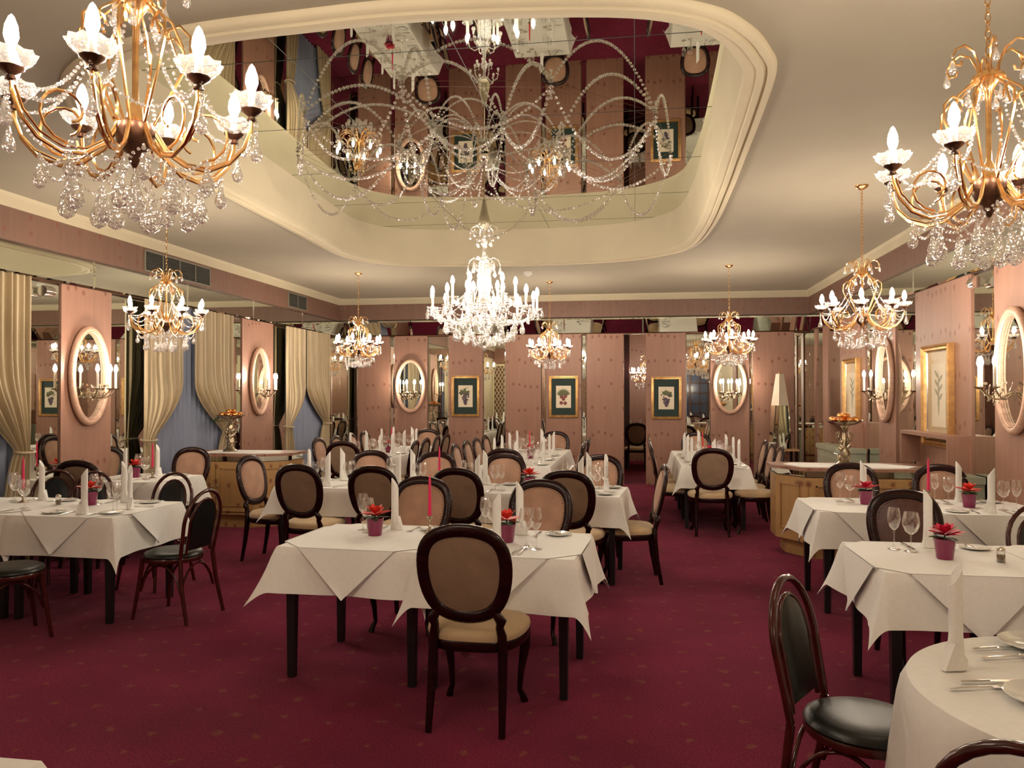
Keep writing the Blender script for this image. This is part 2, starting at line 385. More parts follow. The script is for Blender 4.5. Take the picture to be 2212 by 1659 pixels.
# cornice, pelmet
def ring_box(d, z0, z1):
    b = MB()
    b.box(XL, XL + d, YF, YB, z0, z1); b.box(XR - d, XR, YF, YB, z0, z1); b.box(XL + d, XR - d, YB - d, YB, z0, z1); return b
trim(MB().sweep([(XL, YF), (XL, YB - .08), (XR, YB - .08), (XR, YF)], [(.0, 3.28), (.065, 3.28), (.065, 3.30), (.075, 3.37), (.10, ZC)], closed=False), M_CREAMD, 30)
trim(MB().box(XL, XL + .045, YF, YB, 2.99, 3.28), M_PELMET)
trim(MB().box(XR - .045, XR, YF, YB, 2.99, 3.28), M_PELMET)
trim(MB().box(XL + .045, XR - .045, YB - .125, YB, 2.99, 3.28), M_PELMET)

def bevel_plate(x0, x1, z0, z1, th=.02, bw=.022):
    """mirror plate in the xz plane facing -y, with a bevelled edge"""
    bw = min(bw, (x1 - x0) * .22)
    vs = [(x0, 0, z0), (x1, 0, z0), (x1, 0, z1), (x0, 0, z1), (x0, -th * .6, z0), (x1, -th * .6, z0), (x1, -th * .6, z1), (x0, -th * .6, z1),
          (x0 + bw, -th, z0 + bw), (x1 - bw, -th, z0 + bw), (x1 - bw, -th, z1 - bw), (x0 + bw, -th, z1 - bw)]
    return MB().add(vs, [(3, 2, 1, 0), (0, 1, 5, 4), (1, 2, 6, 5), (2, 3, 7, 6), (3, 0, 4, 7), (4, 5, 9, 8), (5, 6, 10, 9), (6, 7, 11, 10), (7, 4, 8, 11), (8, 9, 10, 11)])
FR = {'back': (lambda s: T(s, YB, 0)), 'left': (lambda s: T(XL, s, 0) @ Rz(PI / 2)), 'right': (lambda s: T(XR, s, 0) @ Rz(-PI / 2))}
# on 'left' local +x runs along +y ; on 'right' local +x runs along -y
def wall_mirror(wall, s0, s1, z0, z1, label, group=None, tilt=0):
    wd = abs(s1 - s0); b = bevel_plate(-wd / 2, wd / 2, z0, z1)
    if tilt: b.xf(T(0, 0, z0) @ Matrix.Rotation(tilt, 4, 'X') @ T(0, 0, -z0))
    b.xf(FR[wall]((s0 + s1) / 2))
    o = b.build('wall_mirror', M_MIRROR, None, 0); return tag(o, label, 'mirror', group)
def panel(wall, s0, s1, z0=0.0, z1=2.69, th=.035):
    wd = abs(s1 - s0); return trim(MB().box(-wd / 2, wd / 2, -th, 0, z0, z1).xf(FR[wall]((s0 + s1) / 2)), M_PANEL)
# upper mirror band between pelmet and panels, in plates
def band(wall, a, b_, n, word):
    for k in range(n):
        s0 = a + (b_ - a) * k / n; s1 = a + (b_ - a) * (k + 1) / n
        wall_mirror(wall, s0, s1, 2.70, 2.99, 'horizontal mirror plate under the %s pelmet, %s of %d counted from the %s' % (word, ORD[k], n, 'left' if wall == 'back' else 'camera'), None, math.atan(.11 / .29) if wall == 'back' else 0)
ORD = ['first', 'second', 'third', 'fourth', 'fifth', 'sixth', 'seventh', 'eighth', 'ninth', 'tenth']
band('back', XL, XR, 6, 'back wall'); band('left', 2.2, YB, 7, 'left wall'); band('right', 2.2, YB, 7, 'right wall')
# dark rail below the band
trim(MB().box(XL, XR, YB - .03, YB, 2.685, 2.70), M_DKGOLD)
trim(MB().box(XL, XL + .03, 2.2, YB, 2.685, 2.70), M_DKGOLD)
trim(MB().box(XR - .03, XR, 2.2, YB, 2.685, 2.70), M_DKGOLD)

# back wall, left to right
BP = [(-5.17, -4.55), (-4.45, -3.82), (-3.41, -2.77), (-2.34, -1.69), (-1.60, -.96), (-.86, -.22), (.21, .88), (1.31, 1.97), (2.05, 2.72)]
for a, c in BP: panel('back', a, c)
BM = [(XL, -5.17, 'corner mirror at the left end of the back wall'), (-4.55, -4.45, 'narrow mirror strip left of the left oval mirror on the back wall'),
      (-3.82, -3.41, 'mirror between the left oval mirror and the grape picture on the back wall'), (-2.77, -2.34, 'mirror just right of the leftmost picture on the back wall'),
      (-1.69, -1.60, 'narrow mirror strip left of the middle back wall picture'), (-.96, -.86, 'narrow mirror strip right of the middle back wall picture'),
      (.88, 1.31, 'mirror just right of the rightmost back wall picture'), (1.97, 2.05, 'narrow mirror strip right of the right oval mirror on the back wall'),
      (2.72, XR, 'corner mirror at the right end of the back wall')]
for a, c, l in BM: wall_mirror('back', a, c, .0, 2.685, l)
# passage jambs
trim(MB().box(-.225, -.20, YB - .04, YB + .25, 0, 2.69), M_PANEL); trim(MB().box(.19, .215, YB - .04, YB + .25, 0, 2.69), M_PANEL)
# left wall
for a, c in ((6.88, 7.62), (10.45, 11.42), (3.6, 4.6)): panel('left', a, c)
LM = [(6.42, 6.88, 'tall mirror left of the near oval mirror on the left wall'), (7.62, 8.30, 'tall mirror right of the near oval mirror on the left wall'),
      (9.98, 10.45, 'tall mirror left of the far oval mirror on the left wall'), (11.42, 11.90, 'tall mirror right of the far oval mirror on the left wall'),
      (13.42, 13.83, 'tall mirror beside the farthest curtain on the left wall'), (13.83, YB, 'corner mirror at the far end of the left wall')]
for a, c, l in LM: wall_mirror('left', a, c, 0, 2.685, l)
# right wall
for a, c in ((6.42, 7.11), (7.57, 8.98), (9.64, 10.27), (10.84, 12.12), (12.85, 13.2), (13.6, 13.8)): panel('right', a, c)
RM = [(5.9, 6.42, 'tall mirror nearest the camera on the right wall'), (7.11, 7.57, 'tall mirror right of the large pale picture on the right wall'), (8.98, 9.64, 'tall mirror left of the large pale picture on the right wall'),
      (10.27, 10.84, 'tall mirror left of the right wall oval mirror'), (12.12, 12.85, 'tall mirror left of the farther pale picture'), (13.2, 13.6, 'tall mirror near the back right corner'), (13.8, YB, 'corner mirror at the far end of the right wall')]
for a, c, l in RM: wall_mirror('right', a, c, 0, 2.685, l)
panel('right', 3.4, 4.2)
# niches in the picture panels of the right wall
def niche(y0, y1):
    b = MB(); x0, x1 = XR - .22, XR - .035
    b.box(x0, x1, y0, y1, 1.20, 1.235); b.box(x0, x1, y0, y0 + .03, .90, 1.2); b.box(x0, x1, y1 - .03, y1, .90, 1.2)
    return trim(b, M_PANEL)
niche(7.62, 8.9); niche(10.95, 12.0)

# ---------------------------------------------------------------- windows, curtains
def curtain(y_out, y_in, label, parent=None, tie=1.10):
    """gathered to the outer side at the tie"""
    d = 1 if y_in > y_out else -1; Wd = abs(y_in - y_out); x0 = XL + .13; ztop = 2.68
    def wid(z):
        if z > tie:
            t = min(1, (z - tie) / .66); return Wd * (.24 + .76 * math.sin(t * PI / 2) ** 1.1)
        t = (tie - z) / tie; return Wd * (.24 + .35 * t ** .6)
    def fn(u, v):
        z = ztop - v * (ztop - .02); wd = wid(z); k = wd / Wd
        a = 2 * PI * (8.5 * u + .12 * math.sin(5 * u))
        belly = .06 * math.sin(PI * u) * math.exp(-((z - tie - .35) / .3) ** 2)
        return (x0 + (.026 + .012 * math.sin(23 * u)) * math.sin(a) * (.55 + .45 * k) + belly, y_out + d * (wd * u), z)
    b = MB().grid(fn, 110, 60); o = b.build('curtain', M_CURT, parent, 80)
    tb = MB(); ring = [(x0 + .065 * math.cos(a) + .015, y_out + d * (Wd * .10 + (Wd * .13 + .02) * math.sin(a)), tie - .01 * math.cos(a)) for a in [2 * PI * k / 16 for k in range(16)]]
    tb.tube(ring, .011, 6, closed=True).build('tie_band', M_CURT, o)
    return tag(o, label, 'curtain', 'champagne curtains along the left wall')
def sheer(y0, y1, label):
    def fn(u, v):
        return (XL + .05 + .014 * math.sin(2 * PI * 14 * u * (y1 - y0) / 1.5 + math.sin(7 * u)), y0 + (y1 - y0) * u, 2.68 - v * 2.66)
    return tag(MB().grid(fn, 150, 4).build('sheer_curtain', M_SHEER, None, 80), label, 'sheer curtain', 'sheer curtains')
wn = [1]
def window(y0, y1):
    b = MB(); x = XL
    for a, c in ((y0, y0 + .06), (y1 - .06, y1), ((y0 + y1) / 2 - .03, (y0 + y1) / 2 + .03)): b.box(x - .02, x + .02, a, c, .3, 2.68)
    for a, c in ((.3, .36), (2.62, 2.68), (1.9, 1.95)): b.box(x - .02, x + .02, y0, y1, a, c)
    o = struct(b, 'window_%d' % wn[0], M_PLAST); wn[0] += 1
    p = MB().box(x - .015, x - .005, y0 + .05, y1 - .05, .34, 2.64).build('window_pane', M_PANE, o, 0)
for (a, b1, c, d, nm) in ((4.7, 5.5, 5.72, 6.36, 'nearest'), (8.05, 8.80, 9.06, 9.99, 'middle'), (11.67, 12.40, 12.44, 13.42, 'farthest')):
    window(a + .28, d - .12); sheer(a + .27, d - .05, 'blue grey sheer curtain behind the %s pair of champagne curtains' % nm)
    curtain(a, b1, 'champagne tied-back curtain, left one of the %s window' % nm); curtain(d, c, 'champagne tied-back curtain, right one of the %s window' % nm)
# dark jamb beside the nearest window
trim(MB().box(XL, XL + .05, 6.365, 6.42, 0, 2.69), M_DOOR)

# ---------------------------------------------------------------- grilles in the left pelmet
def vent(y0, y1, z0, z1, n, label):
    r = empty('air_vent', (XL + .045, (y0 + y1) / 2, (z0 + z1) / 2)); h = (z1 - z0) / 2; wv = (y1 - y0) / 2
    MB().box(0, .004, -wv, wv, -h, h).build('backing', M_DARK, r, 0)
    b = MB()
    for s in (-1, 1): b.box(0, .014, s * wv - .008, s * wv + .008, -h, h); b.box(0, .014, -wv, wv, s * h - .008, s * h + .008)
    for k in range(1, n): b.box(0, .014, -wv + 2 * wv * k / n - .006, -wv + 2 * wv * k / n + .006, -h, h)
    b.build('vent_frame', M_VENT, r, 0)
    b = MB()
    for k in range(1, 12):
        z = -h + 2 * h * k / 12; b.add([(.004, -wv, z - .003), (.012, -wv, z + .003), (.012, wv, z + .003), (.004, wv, z - .003)], [(0, 1, 2, 3), (3, 2, 1, 0)])
    b.build('louvres', M_VENT, r, 0); tag(r, label, 'vent')
vent(8.17, 9.55, 3.02, 3.25, 4, 'wide grey air vent grille in the left pelmet above the curtained window')
vent(11.92, 12.62, 3.02, 3.25, 2, 'small grey air vent grille near the far left corner of the pelmet')
# smoke detector
sd = MB().lathe([(0, ZC - .055), (.035, ZC - .055), (.04, ZC - .04), (.06, ZC - .035), (.065, ZC), (0, ZC)], 20, (-1.55, 11.4, 0)).build('smoke_detector', M_PLAST)
tag(sd, 'small round white smoke detector on the ceiling behind the crystal chandelier', 'smoke detector')

# ---------------------------------------------------------------- oval mirrors, sconces
def oval_ring(a, c, n=48, y=0.0, zc=0.0):
    return [(a * math.cos(2 * PI * k / n), y, zc + c * math.sin(2 * PI * k / n)) for k in range(n)]
def make_oval():
    r = empty('oval_mirror')
    f = MB().tube(oval_ring(.262, .475, y=-.03), .034, 10, closed=True, N=(0, 1, 0), r2=.032); f.build('frame', M_FRAMEPINE, r, 60)
    f = MB().tube(oval_ring(.235, .447, y=-.045), .010, 6, closed=True, N=(0, 1, 0), r2=.012); f.build('inner_bead', M_FRAMEPINE, r, 60)
    p = oval_ring(.245, .455, y=-.02); n = len(p)
    MB().add(p + [(x, -.002, z) for x, y, z in p], [tuple(range(n))[::-1], tuple(range(n, 2 * n))] + [(i, (i + 1) % n, (i + 1) % n + n, i + n) for i in range(n)]).build('mirror_glass', M_MIRROR, r, 0)
    return r
BULBM = MB().lathe([(0, -.002), (.012, 0), (.0185, .020), (.016, .044), (.007, .068), (0, .076)], 8).mesh('bulb', M_BULB, 60)
def bulb(parent, loc):
    o = bpy.data.objects.new('bulb', BULBM); C.objects.link(o); o.parent = parent; o.location = loc; return o
def leafm(b, p, d, L, wd, up=(0, 0, 1)):
    """one pointed leaf from p along d"""
    p, d, up = Vector(p), Vector(d).normalized(), Vector(up); s = d.cross(up)
    if s.length < 1e-4: s = d.cross(Vector((1, 0, 0)))
    s.normalize(); n = s.cross(d)
    q = [p, p + d * L * .35 + s * wd * .5 + n * L * .06, p + d * L * .75 + s * wd * .36 + n * L * .03, p + d * L, p + d * L * .75 - s * wd * .36 + n * L * .03, p + d * L * .35 - s * wd * .5 + n * L * .06, p + d * L * .4 - n * L * .02, p + d * L * .75 - n * L * .02]
    b.add(q, [(0, 1, 6), (1, 2, 7, 6), (2, 3, 7), (3, 4, 7), (4, 5, 6, 7), (5, 0, 6)])
def make_sconce():
    r = empty('wall_sconce')
    b = MB()
    for k, x in enumerate((-.14, 0, .14)):
        yy = -.20 - (.04 if k == 1 else 0)
        pts = [(x * .15 + x * .85 * t, -.02 + (yy + .02) * t, -.03 - .07 * math.sin(PI * t) + .03 * t) for t in [i / 10 for i in range(11)]]
        b.tube(pts, .007, 6)
        pts = [(x * .5 + .03 * math.cos(a), yy * .6, -.06 + .03 * math.sin(a)) for a in [i * .6 for i in range(9)]]; b.tube(pts, .004, 5)
    b.lathe([(0, -.02), (.03, -.015), (.045, 0)], 12, (0, 0, -.05), Matrix.Rotation(PI / 2, 4, 'X'))
    b.build('bracket', M_OLDSIL, r, 60)
    b = MB()
    for k in range(26):
        a = random.uniform(-PI, PI); x = random.uniform(-.15, .15); z = random.uniform(-.11, .06)
        leafm(b, (x, random.uniform(-.17, -.05), z), (math.cos(a), random.uniform(-.5, .2), math.sin(a)), .05, .03, (0, -1, .2))
    b.build('leaf_spray', M_OLDSIL, r, 60)
    for k, x in enumerate((-.14, 0, .14)):
        yy = -.20 - (.04 if k == 1 else 0)
        a = MB().lathe([(0, 0), (.012, .0), (.036, .012), (.038, .018), (.01, .014), (0, .014)], 14, (x, yy, -.005)).build('drip_pan', M_OLDSIL, r, 60)
        s = MB().lathe([(.0115, 0), (.0115, .17), (0, .17)], 10, (x, yy, .01)).build('candle_sleeve', M_WHITE, r, 60)
        bulb(s, (x, yy, .182))
    return r
OV = make_oval(); SC = make_sconce()
def oval_at(wall, s, z, where):
    M = FR[wall](s); o_ = {'back': (0, -.035), 'left': (.035, 0), 'right': (-.035, 0)}[wall]; rz = {'back': 0, 'left': PI / 2, 'right': -PI / 2}[wall]
    t = M.translation
    put(OV, (t.x + o_[0], t.y + o_[1], z), rz, 'oval mirror in a pale pine frame on %s' % where, 'mirror', 'oval wall mirrors')
    put(SC, (t.x + o_[0] * 1.6, t.y + o_[1] * 1.6, z - .14), rz, 'three-candle leafy sconce before the oval mirror on %s' % where, 'wall sconce', 'wall sconces')
oval_at('back', -4.135, 1.76, 'the back wall, left'); oval_at('back', 1.64, 1.76, 'the back wall, right')
oval_at('left', 7.25, 1.80, 'the left wall, near'); oval_at('left', 10.93, 1.80, 'the left wall, far')
oval_at('right', 9.95, 1.78, 'the right wall, far'); oval_at('right', 6.72, 1.80, 'the right wall, near')

# ---------------------------------------------------------------- pictures
def frame_prof(b, w_, h, t, d):
    o = [(-w_, -h), (w_, -h), (w_, h), (-w_, h)]
    L = [(0, 0), (0, -d), (t * .3, -d * 1.15), (t * .5, -d * .8), (t * .8, -d * .9), (t, -d * .35), (t, 0)]
    n = len(L); vs = []
    for i, (x, z) in enumerate(o):
        sx, sz = (1 if x < 0 else -1), (1 if z < 0 else -1)
        for q, y in L: vs.append((x + sx * q, y, z + sz * q))
    fs = []
    for i in range(4):
        j = (i + 1) % 4
        for k in range(n - 1): fs.append((i * n + k, i * n + k + 1, j * n + k + 1, j * n + k))
    return b.add(vs, fs)
def disc(b, x, z, r, y, n=10, sz=1.0):
    b.add([(x + r * math.cos(2 * PI * k / n), y, z + sz * r * math.sin(2 * PI * k / n)) for k in range(n)], [tuple(range(n))])
def blade(b, x, z, a, L, wd, y):
    c, s = math.cos(a), math.sin(a); P = []
    for t, q in ((0, 0), (.3, .5), (.7, .42), (1, 0), (.7, -.42), (.3, -.5)): P.append((x + c * L * t - s * wd * q, y, z + s * L * t + c * wd * q))
    b.add(P, [tuple(range(6))])
def picture_green(x, z, kind, label):
    r = empty('framed_picture', (x, YB - .037, z)); w_, h = .262, .375
    frame_prof(MB(), w_, h, .05, .03).build('frame', M_GOLDF, r, 30)
    MB().box(-w_ + .04, w_ - .04, -.012, -.002, -h + .04, h - .04).build('green_mount', M_GMAT, r, 0)
    MB().box(-.135, .135, -.014, -.0125, -.2, .2).build('print', M_PAPER, r, 0)
    b, g = MB(), MB(); rnd = random.Random(kind)
    if kind in (1, 3):
        for k in range(70):
            t = rnd.random() ** .7; rr = (.088 * (1 - t) + .012); disc(b, rnd.uniform(-rr, rr), .07 - .22 * t, .014, -.0145 - .0001 * k)
        for k in range(7): blade(g, rnd.uniform(-.04, .03), .05, rnd.uniform(-.3, 3.4), .10, .06, -.0142 - .0001 * k)
        blade(g, -.07, .12, -.6 if kind == 3 else .3, .15, .012, -.0150)
    else:
        for k, (xx, zz) in enumerate(((-.035, .0), (.035, .01), (0, -.04), (-.04, -.11), (.03, -.115))): disc(b, xx, zz, .034, -.0145 - .0001 * k)
        for k in range(11): blade(g, 0, .02, .3 + k * .26, .14, .03, -.0142 - .0001 * k)
    b.build('drawing_fruit', M_INK if kind != 2 else M_INKR, r, 0); g.build('drawing_leaves', M_INKG, r, 0)
    tag(r, label, 'picture')
picture_green(-3.09, 1.57, 1, 'gilt framed print of dark grapes with green mount, leftmost on back wall')
picture_green(-1.28, 1.56, 2, 'gilt framed print of fruits under spiky leaves, green mount, middle of back wall')
picture_green(.545, 1.54, 3, 'gilt framed print of a blue grape bunch, rightmost on back wall')
def picture_pale(y, z, w_, h, label):
    r = empty('framed_picture', (XR - .037, y, z), -PI / 2)
    frame_prof(MB(), w_, h, .06, .055).build('frame', M_GOLDF, r, 30)
    b = MB()
    for k in range(int(h * 2 / .022)):
        for s in (-1, 1): b.ball((s * (w_ - .006), -.045, -h + .011 + k * .022), .008, 6)
    b.build('beading', M_GOLDF, r)
    frame_prof(MB(), w_ - .055, h - .055, .018, .02).build('silver_slip', M_SILVER, r, 30)
    MB().box(-w_ + .05, w_ - .05, -.012, -.002, -h + .05, h - .05).build('cream_mount', M_PAPER2, r, 0)
    MB().box(-w_ * .5, w_ * .5, -.014, -.0125, -h * .62, h * .62).build('print', M_PAPER, r, 0)
    b = MB(); blade(b, 0, -h * .45, PI / 2, h * .95, .05, -.0145)
    for k in range(6): blade(b, 0, -h * .1 + k * h * .09, .6 + (k % 2) * 1.9, w_ * .36, .04, -.0146 - .0001 * k)
    b.build('drawing_plant', M_INKP, r, 0); tag(r, label, 'picture')
picture_pale(8.30, 1.60, .36, .50, 'pale plant drawing in a beaded gilt frame, nearer one on right wall')
picture_pale(11.42, 1.60, .36, .50, 'pale plant drawing in a beaded gilt frame, farther one above golden balls')
# spot lamps over the mirrors
for (x, y, s, l) in ((XL + .09, 6.62, 1, 'small round chrome spotlight above the near left wall mirror'), (XR - .09, 7.34, -1, 'small round chrome spotlight above the right wall mirror')):
    r = empty('spotlight', (x, y, 2.58)); MB().lathe([(0, -.07), (.045, -.07), (.05, -.05), (.05, .06), (0, .06)], 20, (0, 0, 0), Matrix.Rotation(PI / 2, 4, 'X')).build('barrel', M_SILVER, r)
    MB().box(-.09 if s > 0 else 0, 0 if s > 0 else .09, -.02, .02, -.02, .02).build('bracket', M_SILVER, r, 0); tag(r, l, 'spotlight')

# behind the camera: door and lattice that the mirrors show
d = struct(MB().box(1.3, 1.42, YF, YF + .1, 0, 2.5).box(2.7, 2.82, YF, YF + .1, 0, 2.5).box(1.3, 2.82, YF, YF + .1, 2.4, 2.5).box(2.02, 2.1, YF, YF + .08, 0, 2.4), 'door_1', M_DOOR)
b = MB()
for k in range(7):
    b.box(1.42, 2.7, YF + .01, YF + .07, .1 + k * .38, .14 + k * .38)
for x in (1.72, 2.4): b.box(x, x + .04, YF + .01, YF + .07, 0, 2.4)
b.build('glazing_bars', M_DOOR, d, 0); MB().box(1.42, 2.7, YF + .02, YF + .03, 0, 2.4).build('door_pane', M_PANE, d, 0)
lt = empty('lattice_screen', (-4.9, YF + .06, 0)); b = MB()
for k in range(-16, 17):
    for s in (-1, 1):
        for (x0, z0, x1, z1) in ((k * .14, 0, k * .14 + s * 1.2, 2.0),):
            # clip to the screen rectangle
            ax, bx = -.6, .6
            t0, t1 = 0.0, 1.0
            for lo in ((ax - x0) / (x1 - x0), ):
                pass
            ta, tb = sorted(((ax - x0) / (x1 - x0), (bx - x0) / (x1 - x0))); t0, t1 = max(0, ta), min(1, tb)
            if t1 - t0 > .05:
                b.tube([(x0 + (x1 - x0) * t0, 0, .7 + (z1 - z0) * t0), (x0 + (x1 - x0) * t1, .0, .7 + (z1 - z0) * t1)], .014, 4)
b.build('lattice', M_LATT, lt, 0)
MB().box(-.66, -.6, -.03, .03, 0, 2.75).box(.6, .66, -.03, .03, 0, 2.75).box(-.66, .66, -.03, .03, 2.7, 2.78).box(-.66, .66, -.03, .03, .0, .7).build('lattice_frame', M_LATT, lt, 0)
tag(lt, 'cream wooden lattice screen seen in the back wall mirror', 'screen')
# dark post and rail in the annex
tag(MB().box(-.24, -.12, 17.2, 17.32, 0, 3.1).build('door_post', M_DOOR, None, 0), 'dark red wooden post in the room beyond the passage', 'post')
# ================================================================ CHANDELIERS
def drop_mesh(L, r):
    m = MB().lathe([(0, 0), (r * .25, -.02 * L), (r * .34, -.10 * L), (r * .5, -.36 * L), (r * .85, -.56 * L), (r, -.74 * L), (r * .72, -.90 * L), (0, -L)], 8, M=None)
    m.ball((0, 0, .012), .007, 6); return m.mesh('crystal_drop', M_CRYST, 12)
D_BIG, D_MID, D_SML = drop_mesh(.105, .026), drop_mesh(.075, .019), drop_mesh(.05, .013)
def drop(parent, loc, me, name='crystal_drop'):
    o = bpy.data.objects.new(name, me); C.objects.link(o); o.parent = parent; o.location = loc; o.rotation_euler = (0, 0, random.random() * 6); return o
def beads(b, a, c, sag, step=.016, r=.0055, e=1.0):
    a, c = Vector(a), Vector(c); n = max(3, int(((a - c).length + sag * 1.2) / step))
    for k in range(n + 1):
        t = k / n; p = a.lerp(c, t); p.z -= sag * 4 * t * (1 - t)
        rr = r * (.85 + .3 * math.sin(PI * t) * e)
        b.lathe([(0, -rr), (rr * .9, -rr * .35), (rr * .9, rr * .35), (0, rr)], 5, p, Rz(k * .7), cap=False)
    return b
def strands(parent, *L):
    for q in L: beads(MB(), *q).build('bead_strand', M_CRYST, parent, 15)
def pol(r, a, z): return (r * math.cos(a), r * math.sin(a), z)
def make_gold():
    """origin at the ceiling; all z below it"""
    g = empty('chandelier'); Z = -ZC
    MB().lathe([(0, -.035), (.02, -.034), (.045, -.018), (.058, -.004), (.058, 0), (0, 0)], 16).build('ceiling_rose', M_GOLD, g, 50)
    b = MB(); z = -.035; k = 0
    while z > 2.68 + Z:
        b.tube([Vector((.0085 * math.cos(a) * (1 if k % 2 else 0), .0085 * math.cos(a) * (0 if k % 2 else 1), z - .016 + .019 * math.sin(a))) for a in [2 * PI * q / 8 for q in range(8)]], .0022, 4, closed=True); z -= .029; k += 1
    b.build('chain', M_GOLD, g, 60)
    b = MB(); b.lathe([(0, 2.70 + Z), (.012, 2.69 + Z), (.02, 2.67 + Z), (.05, 2.655 + Z), (.055, 2.64 + Z), (.03, 2.625 + Z), (.015, 2.60 + Z), (.009, 2.56 + Z), (.009, 2.36 + Z), (.02, 2.34 + Z), (.022, 2.31 + Z), (.045, 2.29 + Z)], 14)
    b.build('stem', M_GOLD, g, 60)
    MB().lathe([(.0, 2.295 + Z), (.052, 2.29 + Z), (.058, 2.27 + Z), (.045, 2.225 + Z), (.02, 2.205 + Z), (.018, 2.19 + Z), (.008, 2.17 + Z), (0, 2.155 + Z)], 14).build('hub', M_DKGOLD, g, 60)
    b = MB()
    for k in range(6):
        a = 2 * PI * k / 6 + .2
        P = [(.03, 2.645), (.035, 2.69), (.055, 2.735), (.09, 2.755), (.12, 2.74), (.135, 2.71), (.125, 2.685), (.105, 2.685), (.10, 2.70)]
        b.tube([pol(r, a, z + Z) for r, z in P], .0045, 5)
    b.build('crown_scrolls', M_GOLD, g, 60)
    for k in range(6): drop(g, pol(.135, 2 * PI * k / 6 + .2, 2.70 + Z), D_SML)
    for k in range(6): drop(g, pol(.06, 2 * PI * k / 6 + .7, 2.60 + Z), D_SML)
    for k in range(8):
        a = 2 * PI * k / 8; b = MB()
        P = [(.045, 2.285), (.085, 2.215), (.14, 2.175), (.20, 2.165), (.26, 2.19), (.30, 2.235), (.32, 2.29), (.322, 2.325)]
        b.tube([pol(r, a, z + Z) for r, z in P], .006, 6); b.tube([pol(r, a + .05, z + .012 + Z) for r, z in P[:-1]], .0035, 5)
        # lyre scroll rising to the crown
        P = [(.05, 2.29), (.085, 2.36), (.125, 2.44), (.15, 2.50), (.15, 2.555), (.12, 2.585), (.09, 2.57), (.085, 2.55)]
        b.tube([pol(r, a + .02, z + Z) for r, z in P], .0045, 5)
        P = [(.13, 2.52), (.10, 2.59), (.06, 2.625), (.04, 2.64)]; b.tube([pol(r, a, z + Z) for r, z in P], .004, 5)
        # inner curl
        b.tube([pol(.185 + q * math.cos(t), a, 2.275 + q * math.sin(t) + Z) for t, q in [(-1.6 + i * .45, .085 - i * .0045) for i in range(14)]], .0042, 5)
        arm = b.build('arm', M_GOLD, g, 60)
        b = MB().lathe([(.006, 2.315 + Z), (.014, 2.318 + Z), (.009, 2.33 + Z), (.03, 2.345 + Z), (.032, 2.35 + Z), (0, 2.352 + Z)], 10, pol(.322, a, 0)); b.build('candle_cup', M_DKGOLD, arm, 60)
        b = MB(); n = 20; vs = []
        for i, (r, z) in enumerate(((.012, 2.352), (.035, 2.356), (.05, 2.368), (.058, 2.385))):
            for q in range(n): rr = r * (1 + (.09 if q % 2 else -.03) * (i / 3)); vs.append((rr * math.cos(2 * PI * q / n) + .322 * math.cos(a), rr * math.sin(2 * PI * q / n) + .322 * math.sin(a), z + Z + (.004 if q % 2 and i == 3 else 0)))
        b.add(vs, [(i * n + q, i * n + (q + 1) % n, (i + 1) * n + (q + 1) % n, (i + 1) * n + q) for i in range(3) for q in range(n)])
        b.build('glass_dish', M_CRYST2, arm, 15)
        MB().lathe([(.0105, 2.352 + Z), (.0105, 2.41 + Z), (0, 2.41 + Z)], 8, pol(.322, a, 0)).build('candle_sleeve', M_WHITE, arm, 60)
        bulb(arm, pol(.322, a, 2.41 + Z))
        drop(g, pol(.335, a, 2.27 + Z), D_MID); drop(g, pol(.235, a + .39, 2.15 + Z), D_MID); drop(g, pol(.175, a + .1, 2.115 + Z), D_BIG)
        a2 = a + PI / 4
        strands(g, (pol(.33, a, 2.34 + Z), pol(.33, a2, 2.34 + Z), .09), (pol(.33, a, 2.33 + Z), pol(.06, a, 2.62 + Z), .12),
                (pol(.235, a + .39, 2.17 + Z), pol(.235, a + .39 + PI / 4, 2.17 + Z), .045), (pol(.335, a, 2.335 + Z), pol(.335, a, 2.27 + Z), 0), (pol(.17, a, 2.17 + Z), pol(.03, a, 2.19 + Z), .05))
    for k in range(5): drop(g, pol(.085, 2 * PI * k / 5, 2.10 + Z), D_BIG)
    drop(g, (0, 0, 2.15 + Z), D_BIG)
    return g
GC = make_gold()
for i, (x, y, z, a, lab) in enumerate((
        (-1.416, 2.055, ZC + .10, .30, 'gilt crystal chandelier hanging nearest the camera at top left'),
        (1.204, 2.92, ZC + .06, .10, 'gilt crystal chandelier at the upper right edge of the photo'),
        (-4.24, 6.62, ZC, .2, 'gilt crystal chandelier in front of the left wall air vent'),
        (1.92, 7.10, ZC, .5, 'gilt crystal chandelier on a long chain above the right sideboard'),
        (-4.04, 11.13, ZC, .1, 'gilt crystal chandelier near the back left corner'),
        (-1.34, 12.43, ZC, .35, 'gilt crystal chandelier behind the large crystal one, at the middle back'),
        (1.29, 11.24, ZC, .0, 'gilt crystal chandelier before the right back wall oval mirror'))):
    put(GC, (x, y, z), a, lab, 'chandelier', 'gilt chandeliers')
put(GC, (-3.9, -1.0, ZC), .2, 'gilt crystal chandelier behind the camera, left, seen in mirrors', 'chandelier', 'gilt chandeliers')
put(GC, (1.5, -1.1, ZC), .2, 'gilt crystal chandelier behind the camera, right, seen in mirrors', 'chandelier', 'gilt chandeliers')
put(GC, (.25, 17.4, 3.1), .2, 'gilt crystal chandelier in the room beyond the passage', 'chandelier', 'gilt chandeliers')

